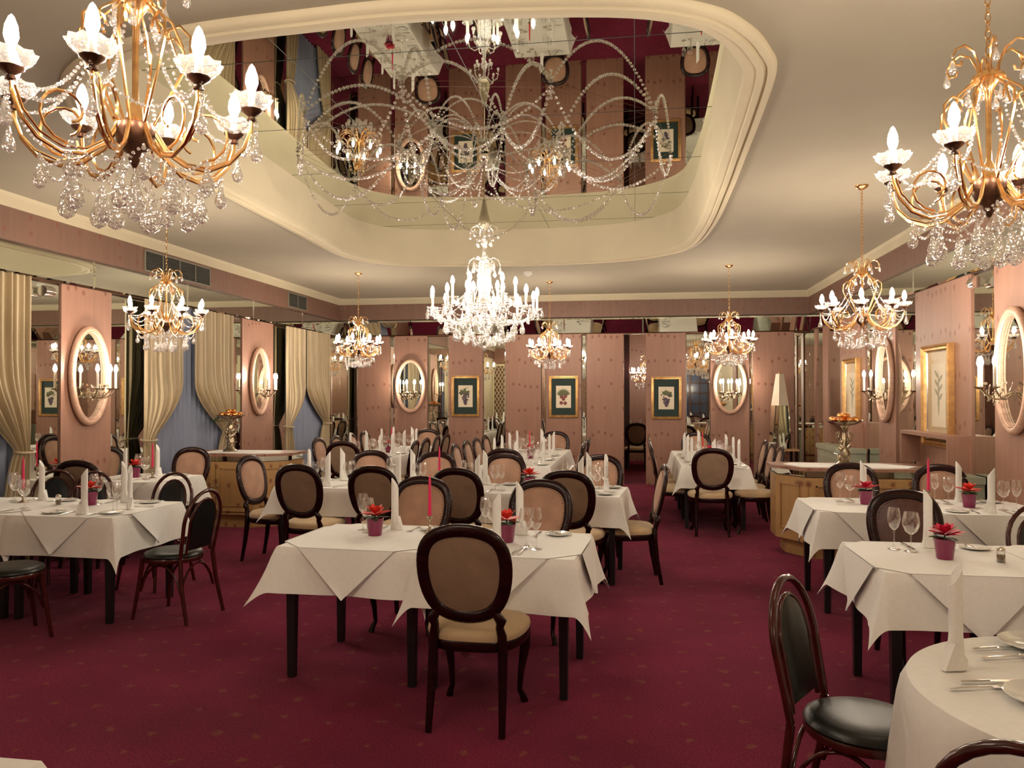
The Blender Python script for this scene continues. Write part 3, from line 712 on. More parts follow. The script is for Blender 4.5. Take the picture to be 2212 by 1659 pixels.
CX, CY = -1.37, 7.10
def make_main():
    g = empty('crystal_chandelier', (CX, CY, 0))
    MB().lathe([(.006, ZM), (.006, 3.34), (0, 3.34)], 8).build('rod', M_OLDSIL, g)
    MB().lathe([(.014, 3.40), (.022, 3.36), (.038, 3.27), (.058, 3.20), (.045, 3.16), (.02, 3.14)], 16).build('canopy_cone', M_FROST, g)
    MB().lathe([(.03, ZM), (.05, ZM - .01), (.05, ZM - .05), (.03, ZM - .08), (.06, ZM - .10), (.05, ZM - .13), (0, ZM - .14)], 16).build('ceiling_hub', M_SILVER, g)
    b = MB().lathe([(.012, 3.14), (.014, 3.05), (.03, 3.03), (.035, 3.0), (.014, 2.97), (.02, 2.88), (.045, 2.84), (.03, 2.79), (.018, 2.74), (.022, 2.6), (.05, 2.54), (.07, 2.48), (.05, 2.42), (.03, 2.36), (.07, 2.30), (.09, 2.25), (.06, 2.19), (.02, 2.15)], 12)
    b.build('glass_column', M_CRYST2, g, 30)
    for k in range(6):
        a = 2 * PI * k / 6
        b = MB().tube([pol(r, a, z) for r, z in ((.02, 3.12), (.07, 3.17), (.12, 3.14), (.13, 3.10), (.11, 3.09))], .006, 5)
        b.tube([pol(r, a, z) for r, z in ((.03, 2.84), (.09, 2.87), (.135, 2.84), (.15, 2.79))], .006, 5)
        b.tube([pol(r, a, z) for r, z in ((.04, 2.52), (.055, 2.62), (.05, 2.74), (.04, 2.82))], .011, 6)
        b.build('crown_arm', M_CRYST2, g, 50)
        drop(g, pol(.13, a, 3.09), D_SML); drop(g, pol(.15, a, 2.78), D_MID); drop(g, pol(.09, a + .5, 2.80), D_SML); drop(g, pol(.07, a + .5, 3.02), D_SML)
    def tier(n, R, z0, off, drops):
        for k in range(n):
            a = 2 * PI * k / n + off
            P = [(.07, z0 - .05), (.14 * R / .3, z0 - .11), (.22 * R / .3, z0 - .10), (.92 * R, z0 - .03), (R, z0)]
            arm = MB().tube([pol(r, a, z) for r, z in P], [.012, .010, .009, .008, .007], 6).build('arm', M_CRYST2, g, 50)
            MB().lathe([(.01, z0), (.035, z0 + .004), (.052, z0 + .018), (.049, z0 + .02), (.03, z0 + .008), (0, z0 + .006)], 12, pol(R, a, 0)).build('drip_dish', M_CRYST2, arm, 20)
            MB().lathe([(.0115, z0 + .006), (.0115, z0 + .135), (0, z0 + .135)], 8, pol(R, a, 0)).build('candle_sleeve', M_WHITE, arm, 60)
            bulb(arm, pol(R, a, z0 + .135))
            for q in range(drops):
                t = 2 * PI * q / drops + a; p = pol(R, a, z0 + .005); drop(arm, (p[0] + .046 * math.cos(t), p[1] + .046 * math.sin(t), z0 + .005), D_SML if q % 2 else D_MID)
    tier(6, .29, 2.49, .26, 4); tier(12, .49, 2.375, .0, 4)
    for k in range(12):
        a = 2 * PI * k / 12
        strands(g, (pol(.47, a, 2.38), pol(.12, a + .26, 2.60), .05), (pol(.47, a, 2.37), pol(.47, a + PI / 6, 2.37), .07), (pol(.36, a + .2, 2.24), pol(.05, a, 2.11), .04))
    for (n, r, z, me) in ((14, .36, 2.27, D_BIG), (12, .27, 2.20, D_BIG), (9, .18, 2.17, D_BIG), (6, .09, 2.15, D_BIG), (12, .42, 2.34, D_MID), (10, .2, 2.36, D_MID), (6, .12, 2.44, D_MID)):
        for k in range(n): drop(g, pol(r, 2 * PI * k / n + r, z), me)
    MB().ball((0, 0, 2.035), .028, 10).build('bottom_ball', M_CRYST, g, 12)
    return tag(g, 'large all-crystal chandelier with two rings of candles below the mirrored recess', 'chandelier')
make_main()
# bead garlands on the ceiling mirror
gl = empty('bead_garland', (CX, CY, 0)); Rin, Rout, zt = .78, 1.72, ZM - .02
NI = 8; NO = 12
NI, NO = 8, 10
inn = [pol(Rin, 2 * PI * (k + .5) / NI, zt) for k in range(NI)]; out = [pol(Rout, 2 * PI * (k + .25) / NO, zt) for k in range(NO)]
def strand(a, c, sag, r=.012, step=.028): beads(MB(), a, c, sag, step, r, .35).build('bead_strand', M_CRYST, gl, 15)
for k in range(NI):
    a = 2 * PI * (k + .5) / NI
    strand(pol(.05, a, ZM - .09), inn[k], .17, .009, .021); strand(pol(.05, a + .1, ZM - .10), inn[k], .33, .013, .029)
    strand(inn[k], inn[(k + 1) % NI], .22, .012, .027)
for k in range(NO):
    a = 2 * PI * (k + .25) / NO; i = int((a / (2 * PI) * NI)) % NI
    strand(inn[i], out[k], .42 if k % 2 else .28, .0185, .040)
    if k % 2: strand(inn[(i + 1) % NI], out[k], .30, .016, .035)
    strand(out[k], out[(k + 1) % NO], .30 if k % 2 else .42, .0155, .034)
for k, p in enumerate(out):
    b = MB().ball(p, .022, 8, (1, 1, .5)); b.ball((p[0], p[1], p[2] - .03), .016, 8); b.build('rosette', M_CRYST, gl, 15); drop(gl, (p[0], p[1], zt - .045), D_SML)
for p in inn:
    b = MB().ball(p, .030, 8, (1, 1, .5)); b.ball((p[0], p[1], p[2] - .035), .020, 8); b.build('rosette', M_CRYST, gl, 15); drop(gl, (p[0], p[1], zt - .055), D_SML)
def wire(a, c): MB().tube([a, c], .0012, 4).build('wire', M_DKGOLD, gl)
for k in range(NO): wire(out[k], out[(k + 1) % NO]); wire(inn[int(k * NI / NO)], out[k])
for k in range(NI): wire(inn[k], inn[(k + 1) % NI])
tag(gl, 'looping web of crystal bead garlands strung below the ceiling mirror', 'garland')

# ================================================================ CHAIRS
def make_medallion(front=M_PEACH, back=M_TAN, seatm=M_SEATC):
    g = empty('medallion_chair')
    zc, lean = .765, .20
    def yb(z): return -.215 - (z - .48) * lean
    N = Vector((0, 1, lean)).normalized(); n = 48
    def sx(t): return (math.cos(t) - .045 * math.cos(3 * t)) / .955
    def sz(t): return (math.sin(t) + .03 * math.sin(3 * t)) / .97
    def egg(a, c, dy=0, k=n):
        return [(a * sx(t) * (1 + .085 * sz(t)), yb(zc + c * sz(t)) + dy, zc + c * sz(t)) for t in [2 * PI * i / k for i in range(k)]]
    b = MB().tube(egg(.200, .212), .034, 10, closed=True, N=N, r2=.019); b.build('back_frame', M_MAHOG, g, 60)
    def pad(dy, bulge, m, nm):
        R = 7; K = 32; vs = []; fs = []
        for i in range(R + 1):
            t = i / R; e = egg(.176 * t + 1e-4, .186 * t + 1e-4, 0, K)
            for (x, y, z) in e:
                q = bulge * (1 - t ** 2.4); vs.append(Vector((x, y + dy, z)) + N * q)
        for i in range(R):
            for k in range(K): fs.append((i * K + k, i * K + (k + 1) % K, (i + 1) * K + (k + 1) % K, (i + 1) * K + k))
        MB().add(vs, fs).build(nm, m, g, 80)
    pad(.010, .022, front, 'back_cushion'); pad(-.008, -.010, back, 'back_panel')
    b = MB()
    for p in egg(.168, .180, .021, 60): b.ball(p, .0042, 5)
    b.build('stud_trim', M_STUD, g)
    for s in (-1, 1):
        P = [(s * .135, yb(.60), .60), (s * .150, yb(.565), .565), (s * .170, yb(.535), .535), (s * .160, yb(.505), .505), (s * .168, -.205, .46), (s * .172, -.205, .38), (s * .176, -.225, .2), (s * .180, -.262, 0)]
        MB().tube(P, [.014, .022, .027, .02, .024, .025, .021, .016], 8).build('leg', M_MAHOG, g, 60)
        P = [(s * .185, .175, .43), (s * .205, .195, .37), (s * .208, .20, .30), (s * .188, .183, .16), (s * .182, .178, .07), (s * .198, .195, .03), (s * .205, .205, .0)]
        MB().tube(P, [.028, .032, .028, .017, .014, .018, .020], 8).build('leg', M_MAHOG, g, 60)
    def seat_poly(k, sc=1.0):
        t = 2 * PI * k / 36; c, s_ = math.cos(t), math.sin(t); e = .62
        x = abs(c) ** e * (1 if c > 0 else -1); y = abs(s_) ** e * (1 if s_ > 0 else -1); wd = .252 + .014 * y
        return x * (wd - .02 * (y < 0) * -y) * sc, y * .222 * sc
    def loft(rows, m, nm, cap=True):
        vs = []; fs = []
        for sc, z in rows:
            for k in range(36): x, y = seat_poly(k, sc); vs.append((x, y, z))
        for i in range(len(rows) - 1):
            for k in range(36): fs.append((i * 36 + k, i * 36 + (k + 1) % 36, (i + 1) * 36 + (k + 1) % 36, (i + 1) * 36 + k))
        fs.append(tuple(range(36))[::-1]); fs.append(tuple((len(rows) - 1) * 36 + k for k in range(36)))
        MB().add(vs, fs).build(nm, m, g, 50)
    loft([(.93, .375), (.97, .38), (1.0, .40), (1.0, .422), (.985, .43)], M_MAHOG, 'seat_rail')
    loft([(.985, .425), (1.005, .445), (.99, .465), (.90, .482), (.6, .494), (.2, .498)], seatm, 'seat')
    return g
def make_bentwood():
    g = empty('bentwood_chair')
    H = .92
    def hoop(wd, z0, top, y0, k=26):
        P = []
        for i in range(k + 1):
            t = PI * i / k; P.append((wd * math.cos(t), 0, math.sin(t)))
        return P
    # outer hoop with the rear legs of the same bend
    P = []
    for s in (1, -1):
        L = [(s * .205, -.27, 0), (s * .19, -.215, .25), (s * .178, -.195, .45), (s * .185, -.212, .55), (s * .197, -.24, .70)]
        P.append(L)
    top = [(.197 * math.cos(t), -.24 - .045 * math.sin(t), .70 + (H - .70) * math.sin(t)) for t in [PI * i / 16 for i in range(1, 16)]]
    MB().tube(P[0][2:] + top + P[1][2:][::-1], .0145, 8).build('back_hoop', M_BENT, g, 60)
    for L in P: MB().tube(L[:3], [.013, .0155, .0165], 8).build('leg', M_BENT, g, 60)
    inner = [(.13, -.205, .47), (.128, -.215, .55), (.132, -.235, .66)] + [(.135 * math.cos(t), -.24 - .038 * math.sin(t), .69 + .17 * math.sin(t)) for t in [PI * i / 12 for i in range(13)]] + [(-.132, -.235, .66), (-.128, -.215, .55), (-.13, -.205, .47)]
    MB().tube(inner, .010, 7).build('inner_hoop', M_BENT, g, 60)
    def fn(u, v):
        z = .50 + v * .355; hw = .122 if z < .69 else .125 * math.sqrt(max(0, 1 - ((z - .69) / .166) ** 2)); 
        x = (2 * u - 1) * hw; e = (1 - (2 * u - 1) ** 4) * (1 - (2 * v - 1) ** 6)
        return (x, -.20 - (z - .47) * .19 + .004 + .014 * e, z)
    def fb(u, v): x, y, z = fn(1 - u, v); return (x, -.20 - (z - .47) * .19 - .004 - .006, z)
    MB().grid(fn, 12, 16).grid(fb, 12, 16).build('back_pad', M_LEATHER, g, 60)
    def rd(k, r):
        t = 2 * PI * k / 32; return (r * math.cos(t) * (1 + .04 * math.sin(t)), r * math.sin(t))
    def loft(rows, m, nm):
        vs = [(*rd(k, r), z) for r, z in rows for k in range(32)]
        fs = [(i * 32 + k, i * 32 + (k + 1) % 32, (i + 1) * 32 + (k + 1) % 32, (i + 1) * 32 + k) for i in range(len(rows) - 1) for k in range(32)] + [tuple(range(32))[::-1], tuple((len(rows) - 1) * 32 + k for k in range(32))]
        MB().add(vs, fs).build(nm, m, g, 50)
    loft([(.185, .405), (.20, .41), (.205, .425), (.20, .44)], M_BENT, 'seat_ring')
    loft([(.195, .435), (.205, .45), (.198, .468), (.17, .480), (.1, .486), (.03, .487)], M_LEATHER, 'seat')
    for s in (-1, 1): MB().tube([(s * .15, .145, .43), (s * .163, .165, .25), (s * .185, .20, 0)], [.018, .0155, .012], 8).build('leg', M_BENT, g, 60)
    for (ax, ay), (bx, by) in (((.155, .155), (-.155, .155)), ((.178, -.20), (.155, .155)), ((-.178, -.20), (-.155, .155)), ((.178, -.20), (-.178, -.20))):
        P = [(ax + (bx - ax) * t, ay + (by - ay) * t, .20 + .195 * math.sin(PI * t) ** .6) for t in [i / 14 for i in range(15)]]
        MB().tube(P, .0085, 6).build('brace', M_BENT, g, 60)
    return g
MC = make_medallion(); BC = make_bentwood(); BRC = None
def mchair(x, y, rz, lab, group='medallion chairs at the tables'): return put(MC, (x, y, 0), rz, lab, 'chair', group)
def bchair(x, y, rz, lab): return put(BC, (x, y, 0), rz, lab, 'chair', 'bentwood chairs')
FWD, BACKW, EAST, WEST = 0, PI, -PI / 2, PI / 2

# ================================================================ TABLES
def table(x0, x1, y0, y1, lab, rz=0, inset=.06):
    """rectangular dark table; returns nothing, origin at its centre"""
    cx, cy_ = (x0 + x1) / 2, (y0 + y1) / 2; w_, d = (x1 - x0) / 2, (y1 - y0) / 2
    g = empty('dining_table', (cx, cy_, 0), rz)
    MB().box(-w_, w_, -d, d, .725, .748).build('tabletop', M_TABLEG, g, 0)
    i = inset
    MB().box(-w_ + i, w_ - i, -d + i, d - i, .66, .725).build('apron', M_TABLEG, g, 0)
    for sx in (-1, 1):
        for sy in (-1, 1):
            cx2, cy2 = sx * (w_ - i), sy * (d - i); a, c = .028, .020
            vs = [(cx2 + p * c, cy2 + q * c, 0) for p, q in ((-1, -1), (1, -1), (1, 1), (-1, 1))] + [(cx2 + p * a, cy2 + q * a, .725) for p, q in ((-1, -1), (1, -1), (1, 1), (-1, 1))]
            MB().add(vs, [(3, 2, 1, 0), (4, 5, 6, 7), (0, 1, 5, 4), (1, 2, 6, 5), (2, 3, 7, 6), (3, 0, 4, 7)]).build('leg', M_TABLEG, g, 0)
    return tag(g, lab, 'table')
ZT = .752
def cloth_mb(w_, d, h, seed=0, flare=(.36, .36, .36, .36), wave=.010, z=ZT, R=10):
    z += .0012 * (seed % 2)
    """rectangular cloth hanging h below the edge with pointed corners; flare order: FL FR BR BL"""
    rnd = random.Random(seed); ph = [rnd.random() * 6 for _ in range(8)]
    cols = []      # (top point, outward, length, flare factor)
    cor = [(-w_, -d), (w_, -d), (w_, d), (-w_, d)]; outn = [(0, -1), (1, 0), (0, 1), (-1, 0)]
    for i in range(4):
        a, c = Vector(cor[i]), Vector(cor[(i + 1) % 4]); n = max(14, int((c - a).length / .04)); on = Vector(outn[i]); Ln = (c - a).length
        for k in range(n + 1):
            t = k / n; e0 = flare[i] * .45 * max(0, 1 - t * Ln / .24) ** 2; e1 = flare[(i + 1) % 4] * .45 * max(0, 1 - (1 - t) * Ln / .24) ** 2
            w_s = max(0, 1 - (e0 + e1) * 5); cols.append((a.lerp(c, t), on * (.10 + e0 + e1), h, w_s, t * Ln + i * 3))
        on2 = Vector(outn[(i + 1) % 4]); dg = (on + on2).normalized(); fl = flare[(i + 1) % 4]
        for k in range(1, 12):
            p = (PI / 2) * k / 12; L = h / max(math.cos(p), math.sin(p)); q = 1 - abs(p - PI / 4) / (PI / 4)
            side = on if p < PI / 4 else on2; e = .10 + fl * .45
            cols.append((c, side * (e * (1 - q)) + dg * ((.10 + fl * .85) * q), L, 0, i * 3))
    n = len(cols); vs = []; fs = []
    r0 = .012
    for j in range(R + 1):
        v = j / R
        for (p, ov, L, ws, s) in cols:
            s_ = v * L; on = ov.normalized()
            off = ov * (s_ * (.55 + .45 * v)) + on * (r0 * min(1, v * 6) + ws * wave * v * (math.sin(s * 9 + ph[0]) + .6 * math.sin(s * 17 + ph[1])))
            zz = z - max(0, math.sqrt(max(.2 * s_ * s_, s_ * s_ - (ov.length * s_) ** 2)) - r0 * .5)
            vs.append((p.x + off.x, p.y + off.y, zz))
    for j in range(R):
        for k in range(n):
            k2 = (k + 1) % n; fs.append((j * n + k, (j + 1) * n + k, (j + 1) * n + k2, j * n + k2))
    b = MB().add(vs, fs)
    # top with soft creases
    nx, ny = 12, 12
    b.grid(lambda u, v: (-w_ + 2 * w_ * u, -d + 2 * d * v, z), nx, ny)
    return b
def cloth(x0, x1, y0, y1, h, lab, seed=0, rz=0, flare=(.36,) * 4, over=.27, name='tablecloth'):
    cx, cy_ = (x0 + x1) / 2, (y0 + y1) / 2; w_, d = (x1 - x0) / 2 + .004, (y1 - y0) / 2 + .004
    o = cloth_mb(w_, d, h, seed, flare).build(name, M_CLOTH, None, 50, (cx, cy_, 0)); o.rotation_euler = (0, 0, rz); tag(o, lab, 'tablecloth', 'white tablecloths')
    if over:
        e = over; Dx, Dy = w_ + e, d + e; q = .006; b = MB(); z = ZT + .0030 + .0016 * (seed % 2)
        hx = Dx * (1 - d / Dy); hy = Dy * (1 - w_ / Dx); W2, D2 = w_ + q + .012, d + q + .012
        top = [(-hx, -D2), (hx, -D2), (W2, -hy), (W2, hy), (hx, D2), (-hx, D2), (-W2, hy), (-W2, -hy)]
        b.add([(x, y, z) for x, y in top] + [(0, 0, z)], [(i, (i + 1) % 8, 8) for i in range(8)])
        def tri(p, c, on):
            p, c, on = Vector(p), Vector(c), Vector(on); mid = (p + c) / 2; R = 6; vs = []
            for j in range(R + 1):
                t = j / R
                for k in range(5):
                    u = k / 4; xy = p.lerp(mid, t).lerp(c.lerp(mid, t), u) + on * (.008 + .048 * t + .012 * t * math.sin(u * 3 + seed)); vs.append((xy.x, xy.y, z - e * t))
            b.add(vs, [(j * 5 + k, (j + 1) * 5 + k, (j + 1) * 5 + k + 1, j * 5 + k + 1) for j in range(R) for k in range(4)])
        tri(top[0], top[1], (0, -1)); tri(top[2], top[3], (1, 0)); tri(top[4], top[5], (0, 1)); tri(top[6], top[7], (-1, 0))
        t = b.build('table_overlay', M_NAPK, None, 50, (cx, cy_, 0)); t.rotation_euler = (0, 0, rz)
        tag(t, lab.replace('tablecloth', 'diamond-laid top cloth'), 'table topper', 'white top cloths')
    return o

# ================================================================ TABLEWARE
def make_napkin():
    b = MB(); n = 20; rows = []
    for j in range(13):
        v = j / 12; row = []
        for k in range(n):
            t = 2 * PI * k / n; zt_ = .325 - .032 * (1 - math.cos(t)) ; z = zt_ * v
            base = max(0, 1 - z / .10); a = .0245 + .006 * base + (.022 * base ** 1.3 * max(0, math.cos(t - 2.6)) ** 2); c = .017 + .010 * base
            if v > .92: a *= .97; c *= .9
            row.append((a * math.cos(t), c * math.sin(t), z))
        rows.append(row)
    b.add([p for r in rows for p in r], [(j * n + k, j * n + (k + 1) % n, (j + 1) * n + (k + 1) % n, (j + 1) * n + k) for j in range(12) for k in range(n)])
    rim = rows[-1]; b.add([(x * .7, y * .7, z - .006) for x, y, z in rim] + rim, [(k, (k + 1) % n, (k + 1) % n + n, k + n) for k in range(n)] + [tuple(range(n))])
    # lower wrapped flap
    b.add([(-.030, -.019, 0), (-.058, -.012, 0), (-.026, -.021, .085), (.024, -.023, .03), (.024, -.023, 0), (-.056, .004, 0), (-.026, .018, .08), (-.028, .018, 0)], [(0, 1, 2, 3, 4), (1, 5, 6, 2), (5, 7, 6)])
    return b
NAP = make_napkin().build('napkin', M_NAPK, None, 45)
def make_glass(bowl, stem_h, rf, nm):
    g = empty(nm)
    z0 = stem_h; P = [(r, z0 + z) for r, z in bowl]
    inner = [(max(0, r - .0012), z) for r, z in P[::-1]]
    MB().lathe([(.0, P[0][1])] + P, 20, cap=False).build('bowl', M_GLASS, g, 60)
    MB().lathe([(0, 0), (rf, 0), (rf, .0015), (rf * .5, .005), (.006, .012), (.0036, .03), (.0034, z0 * .8), (.006, z0 - .004), (.004, z0)], 14).build('stem', M_GLASS, g, 60)
    return g
GL1 = make_glass([(.010, .002), (.030, .018), (.043, .048), (.045, .066), (.041, .095), (.034, .122)], .092, .036, 'red_wine_glass')
GL2 = make_glass([(.008, .002), (.024, .02), (.034, .052), (.035, .068), (.032, .10), (.027, .125)], .105, .034, 'white_wine_glass')
def make_plate():
    return MB().lathe([(0, .004), (.045, .004), (.052, .006), (.078, .013), (.080, .012), (.080, .010), (.052, .001), (.045, 0), (0, 0)], 28, cap=False)
PLT = make_plate().build('side_plate', M_PORC, None, 40)
def spoonish(kind):
    b = MB()
    if kind == 'knife':
        b.tube([(0, -.105, .004), (0, -.06, .005), (0, -.015, .005)], [.006, .0075, .005], 8, N=(0, 0, 1), r2=.0035)
        b.add([(-.006, -.015, .003), (.006, -.015, .003), (.0095, .03, .003), (.008, .085, .003), (-.004, .105, .003), (-.006, .03, .003)] + [(-.006, -.015, .0045), (.006, -.015, .0045), (.0095, .03, .004), (.008, .085, .004), (-.004, .105, .004), (-.006, .03, .0045)],
              [(5, 4, 3, 2, 1, 0), (6, 7, 8, 9, 10, 11)] + [(i, (i + 1) % 6, (i + 1) % 6 + 6, i + 6) for i in range(6)])
    elif kind == 'fork':
        b.tube([(0, -.1, .003), (0, -.06, .005), (0, 0, .006), (0, .035, .004)], [.008, .007, .003, .004], 8, N=(0, 0, 1), r2=.0018)
        b.add([(-.004, .033, .003), (.004, .033, .003), (.011, .05, .003), (.011, .062, .004), (-.011, .062, .004), (-.011, .05, .003)], [tuple(range(6))])
        for k in range(4): b.tube([(-.0095 + k * .0063, .06, .004), (-.009 + k * .006, .1, .010)], [.002, .001], 4)
    else:
        b.tube([(0, -.09, .003), (0, -.05, .005), (0, .02, .006), (0, .045, .004)], [.008, .007, .003, .004], 8, N=(0, 0, 1), r2=.0018)
        b.ball((0, .068, .006), .024, 10, (.7, 1, .2))
    return b
KN = spoonish('knife').build('table_knife', M_SILVER, None, 40)
FK = spoonish('fork').build('table_fork', M_SILVER, None, 40)
SPN = spoonish('spoon').build('dessert_spoon', M_SILVER, None, 40)
BK = spoonish('knife').xf(Matrix.Scale(.78, 4)).build('butter_knife', M_SILVER, None, 40)
def make_candle(wax, nm):
    g = empty(nm)
    MB().lathe([(0, 0), (.038, 0), (.038, .004), (.02, .01), (.009, .018), (.008, .035), (.012, .042), (.008, .052), (.008, .08), (.013, .09), (.024, .094), (.024, .097), (.013, .099), (.013, .108), (0, .108)], 16).build('candle_holder', M_OLDSIL, g, 50)
    MB().lathe([(.0115, .10), (.0115, .14), (.008, .33), (.003, .358), (0, .362)], 12).build('candle', wax, g, 60)
    return g
CDP = make_candle(M_WAXP, 'candlestick'); CDR = make_candle(M_WAXR, 'candlestick')
def make_pot(m, seed, R=.11, nm='poinsettia'):
    g = empty(nm); rnd = random.Random(seed)
    MB().lathe([(0, 0), (.040, 0), (.042, .006), (.054, .105), (.051, .105), (.048, .095), (0, .093)], 20).build('pot', M_POT, g, 60)
    b = MB().tube([(0, 0, .09), (0, 0, .125)], .005, 6)
    for k in range(5):
        a = k * 1.256 + rnd.random(); leafm(b, (0, 0, .108), (math.cos(a), math.sin(a), -.12 + .2 * rnd.random()), R * .85, .045)
    b.build('leaves', M_LEAF, g, 60)
    b = MB()
    for k in range(10):
        a = k * .63 + rnd.random() * .5; leafm(b, (0, 0, .123), (math.cos(a), math.sin(a), .12 + .25 * rnd.random()), R * (.80 + .22 * rnd.random()), .05)
    for k in range(8):
        a = k * .79 + .3 + rnd.random() * .4; leafm(b, (0, 0, .13), (math.cos(a), math.sin(a), .6 + .7 * rnd.random()), R * .68, .046)
    b.build('bracts', m, g, 60)
    return g
PT1 = make_pot(M_BRACT, 1); PT2 = make_pot(M_BRACTP, 5)
def make_shaker():
    g = empty('pepper_shaker')
    MB().lathe([(.022, 0), (.022, .05), (.019, .056)], 16).build('glass_jar', M_GLASS, g, 60)
    MB().lathe([(0, .002), (.0195, .002), (.0195, .036), (0, .036)], 14).build('pepper', M_PEPPER, g, 60)
    MB().lathe([(.020, .054), (.021, .058), (.019, .07), (.010, .077), (0, .078)], 16).build('metal_cap', M_SILVER, g, 60)
    return g
SHK = make_shaker()
ZP = .757
def setting(x, y, rz, desc, items='ngwpfk', sc=1, nr=0):
    """x,y on the table edge, rz: direction the diner looks (0 = +y)"""
    M = T(x, y, 0) @ Rz(rz)
    def at(px, py): p = M @ Vector((px, py, 0)); return (p.x, p.y, ZP)
    j = lambda a=.012: random.uniform(-a, a)
    if 'n' in items: put(NAP, at(j(), .13 + j()), rz + random.uniform(-.5, .5) + nr, 'tall folded white napkin, ' + desc, 'napkin', 'standing napkins')
    if 'g' in items: put(GL1, at(.13 + j(), .27 + j()), 0, 'round-bowled wine glass, ' + desc, 'wine glass', 'round-bowled wine glasses')
    if 'w' in items: put(GL2, at(.20 + j(), .21 + j()), 0, 'slim wine glass, ' + desc, 'wine glass', 'slim wine glasses')
    if 'p' in items:
        put(PLT, at(-.235 + j(), .12 + j()), 0, 'white side plate, ' + desc, 'plate', 'side plates')
        p = at(-.225, .12); put(BK, (p[0], p[1], ZP + .012), rz + random.uniform(-.5, .5) + .3, 'butter knife on side plate, ' + desc, 'knife', 'butter knives')
    if 'f' in items: put(FK, at(-.115 + j(.006), .125), rz + random.uniform(-.06, .06), 'silver fork, ' + desc, 'fork', 'table forks')
    if 'k' in items: put(KN, at(.10 + j(.006), .125), rz + random.uniform(-.06, .06), 'silver table knife, ' + desc, 'knife', 'table knives')
    if 's' in items: put(SPN, at(.135, .125), rz + random.uniform(-.06, .06), 'silver spoon, ' + desc, 'spoon', 'spoons')
# ================================================================ THE DINING ROOM, TABLE BY TABLE
class Group_:
    """a table row with its own origin and turn"""
    def __init__(s, cx, cy, rz): s.M = T(cx, cy, 0) @ Rz(rz); s.rz = rz
    def p(s, x, y): v = s.M @ Vector((x, y, 0)); return v.x, v.y
    def tab(s, x0, x1, y0, y1, h, lab, seed, flare=(.36,) * 4, over=.27):
        c = s.p((x0 + x1) / 2, (y0 + y1) / 2); w_, d = (x1 - x0) / 2, (y1 - y0) / 2
        table(c[0] - w_, c[0] + w_, c[1] - d, c[1] + d, 'dark wooden dining table under ' + lab, s.rz)
        cloth(c[0] - w_, c[0] + w_, c[1] - d, c[1] + d, h, 'white tablecloth draped over ' + lab, seed, s.rz, flare, over)
    def ch(s, kind, x, y, rz, lab, dr=None):
        q = s.p(x, y); kind(q[0], q[1], rz + s.rz + (random.uniform(-.05, .05) if dr is None else dr), lab)
    def st(s, x, y, rz, desc, items='ngwpfk'): q = s.p(x, y); setting(q[0], q[1], rz + s.rz, desc, items)
    def at(s, proto, x, y, lab, cat, group, rz=0): q = s.p(x, y); put(proto, (q[0], q[1], ZP), rz, lab, cat, group)
PL = 'potted poinsettias'
# --- front centre table (two squares pushed together)
g = Group_(-1.14, 4.56, -.06)
g.tab(-.845, -.001, -.39, .39, .26, 'the left half of the front centre table', 3, (.44, .06, .10, .36))
g.tab(.001, .845, -.39, .39, .29, 'the right half of the front centre table', 4, (.30, .26, .30, .10))
mchair(-.79, 3.93, -.04, 'medallion chair with its back to the camera at the front centre table')
g.ch(mchair, -.47, .76, BACKW, 'front-facing medallion chair behind the tall napkin at the front centre table', .03)
g.ch(mchair, .40, .76, BACKW, 'front-facing medallion chair behind the right poinsettia of the front centre table', -.04)
FT = 'the front centre table'
g.st(-.38, .39, BACKW, 'left far place of ' + FT); g.st(.42, .39, BACKW, 'right far place of ' + FT)
g.st(.41, -.39, FWD, 'near right place of ' + FT, 'ngwpfks')
g.at(PT1, -.43, .03, 'orange-red poinsettia in a magenta pot, left one on ' + FT, 'potted plant', PL)
g.at(PT1, .40, .0, 'orange-red poinsettia in a magenta pot, right one on ' + FT, 'potted plant', PL, 2.2)
g.at(CDP, -.13, .18, 'magenta taper in a silver holder on ' + FT, 'candlestick', 'candlesticks')
# --- second row table
g = Group_(-1.70, 7.16, -.085); RT = 'the wide middle-row table'
g.tab(-1.60, -.001, -.37, .37, .26, 'the left half of the wide middle-row table', 5, (.38, .1, .1, .36), 0)
g.tab(.001, 1.60, -.37, .37, .26, 'the right half of the wide middle-row table', 6, (.1, .34, .36, .1), 0)
for k, (x, nm) in enumerate(((-1.13, 'first'), (-.44, 'second'), (.32, 'third'), (1.23, 'fourth'))):
    g.ch(mchair, x, -.47, FWD, 'medallion chair turned away, %s from left at the near side of %s' % (nm, RT))
    g.st(x + .02, -.37, FWD, '%s near place of %s' % (nm, RT))
for k, (x, nm) in enumerate(((-1.18, 'first'), (-.45, 'second'), (.30, 'third'), (1.27, 'fourth'))):
    g.ch(mchair, x, .60, BACKW, 'front-facing medallion chair, %s from left behind %s' % (nm, RT))
    g.st(x - .02, .37, BACKW, '%s far place of %s' % (nm, RT))
mchair(-3.48, 7.28, EAST - .15, 'medallion chair at the left end of %s beside the left sideboard' % RT)
mchair(-.06, 6.95, WEST + .1, 'medallion chair seen side-on at the right end of %s' % RT)
g.st(-1.58, 0, EAST, 'left end place of ' + RT); g.st(1.58, 0, WEST, 'right end place of ' + RT)
g.at(PT1, .75, .02, 'orange-red poinsettia in a magenta pot on ' + RT, 'potted plant', PL, 1)
g.at(CDP, -.15, .12, 'magenta taper in a silver holder on ' + RT, 'candlestick', 'candlesticks')
g.at(SHK, -1.0, .05, 'small glass shaker with a metal cap on ' + RT, 'shaker', 'glass shakers')
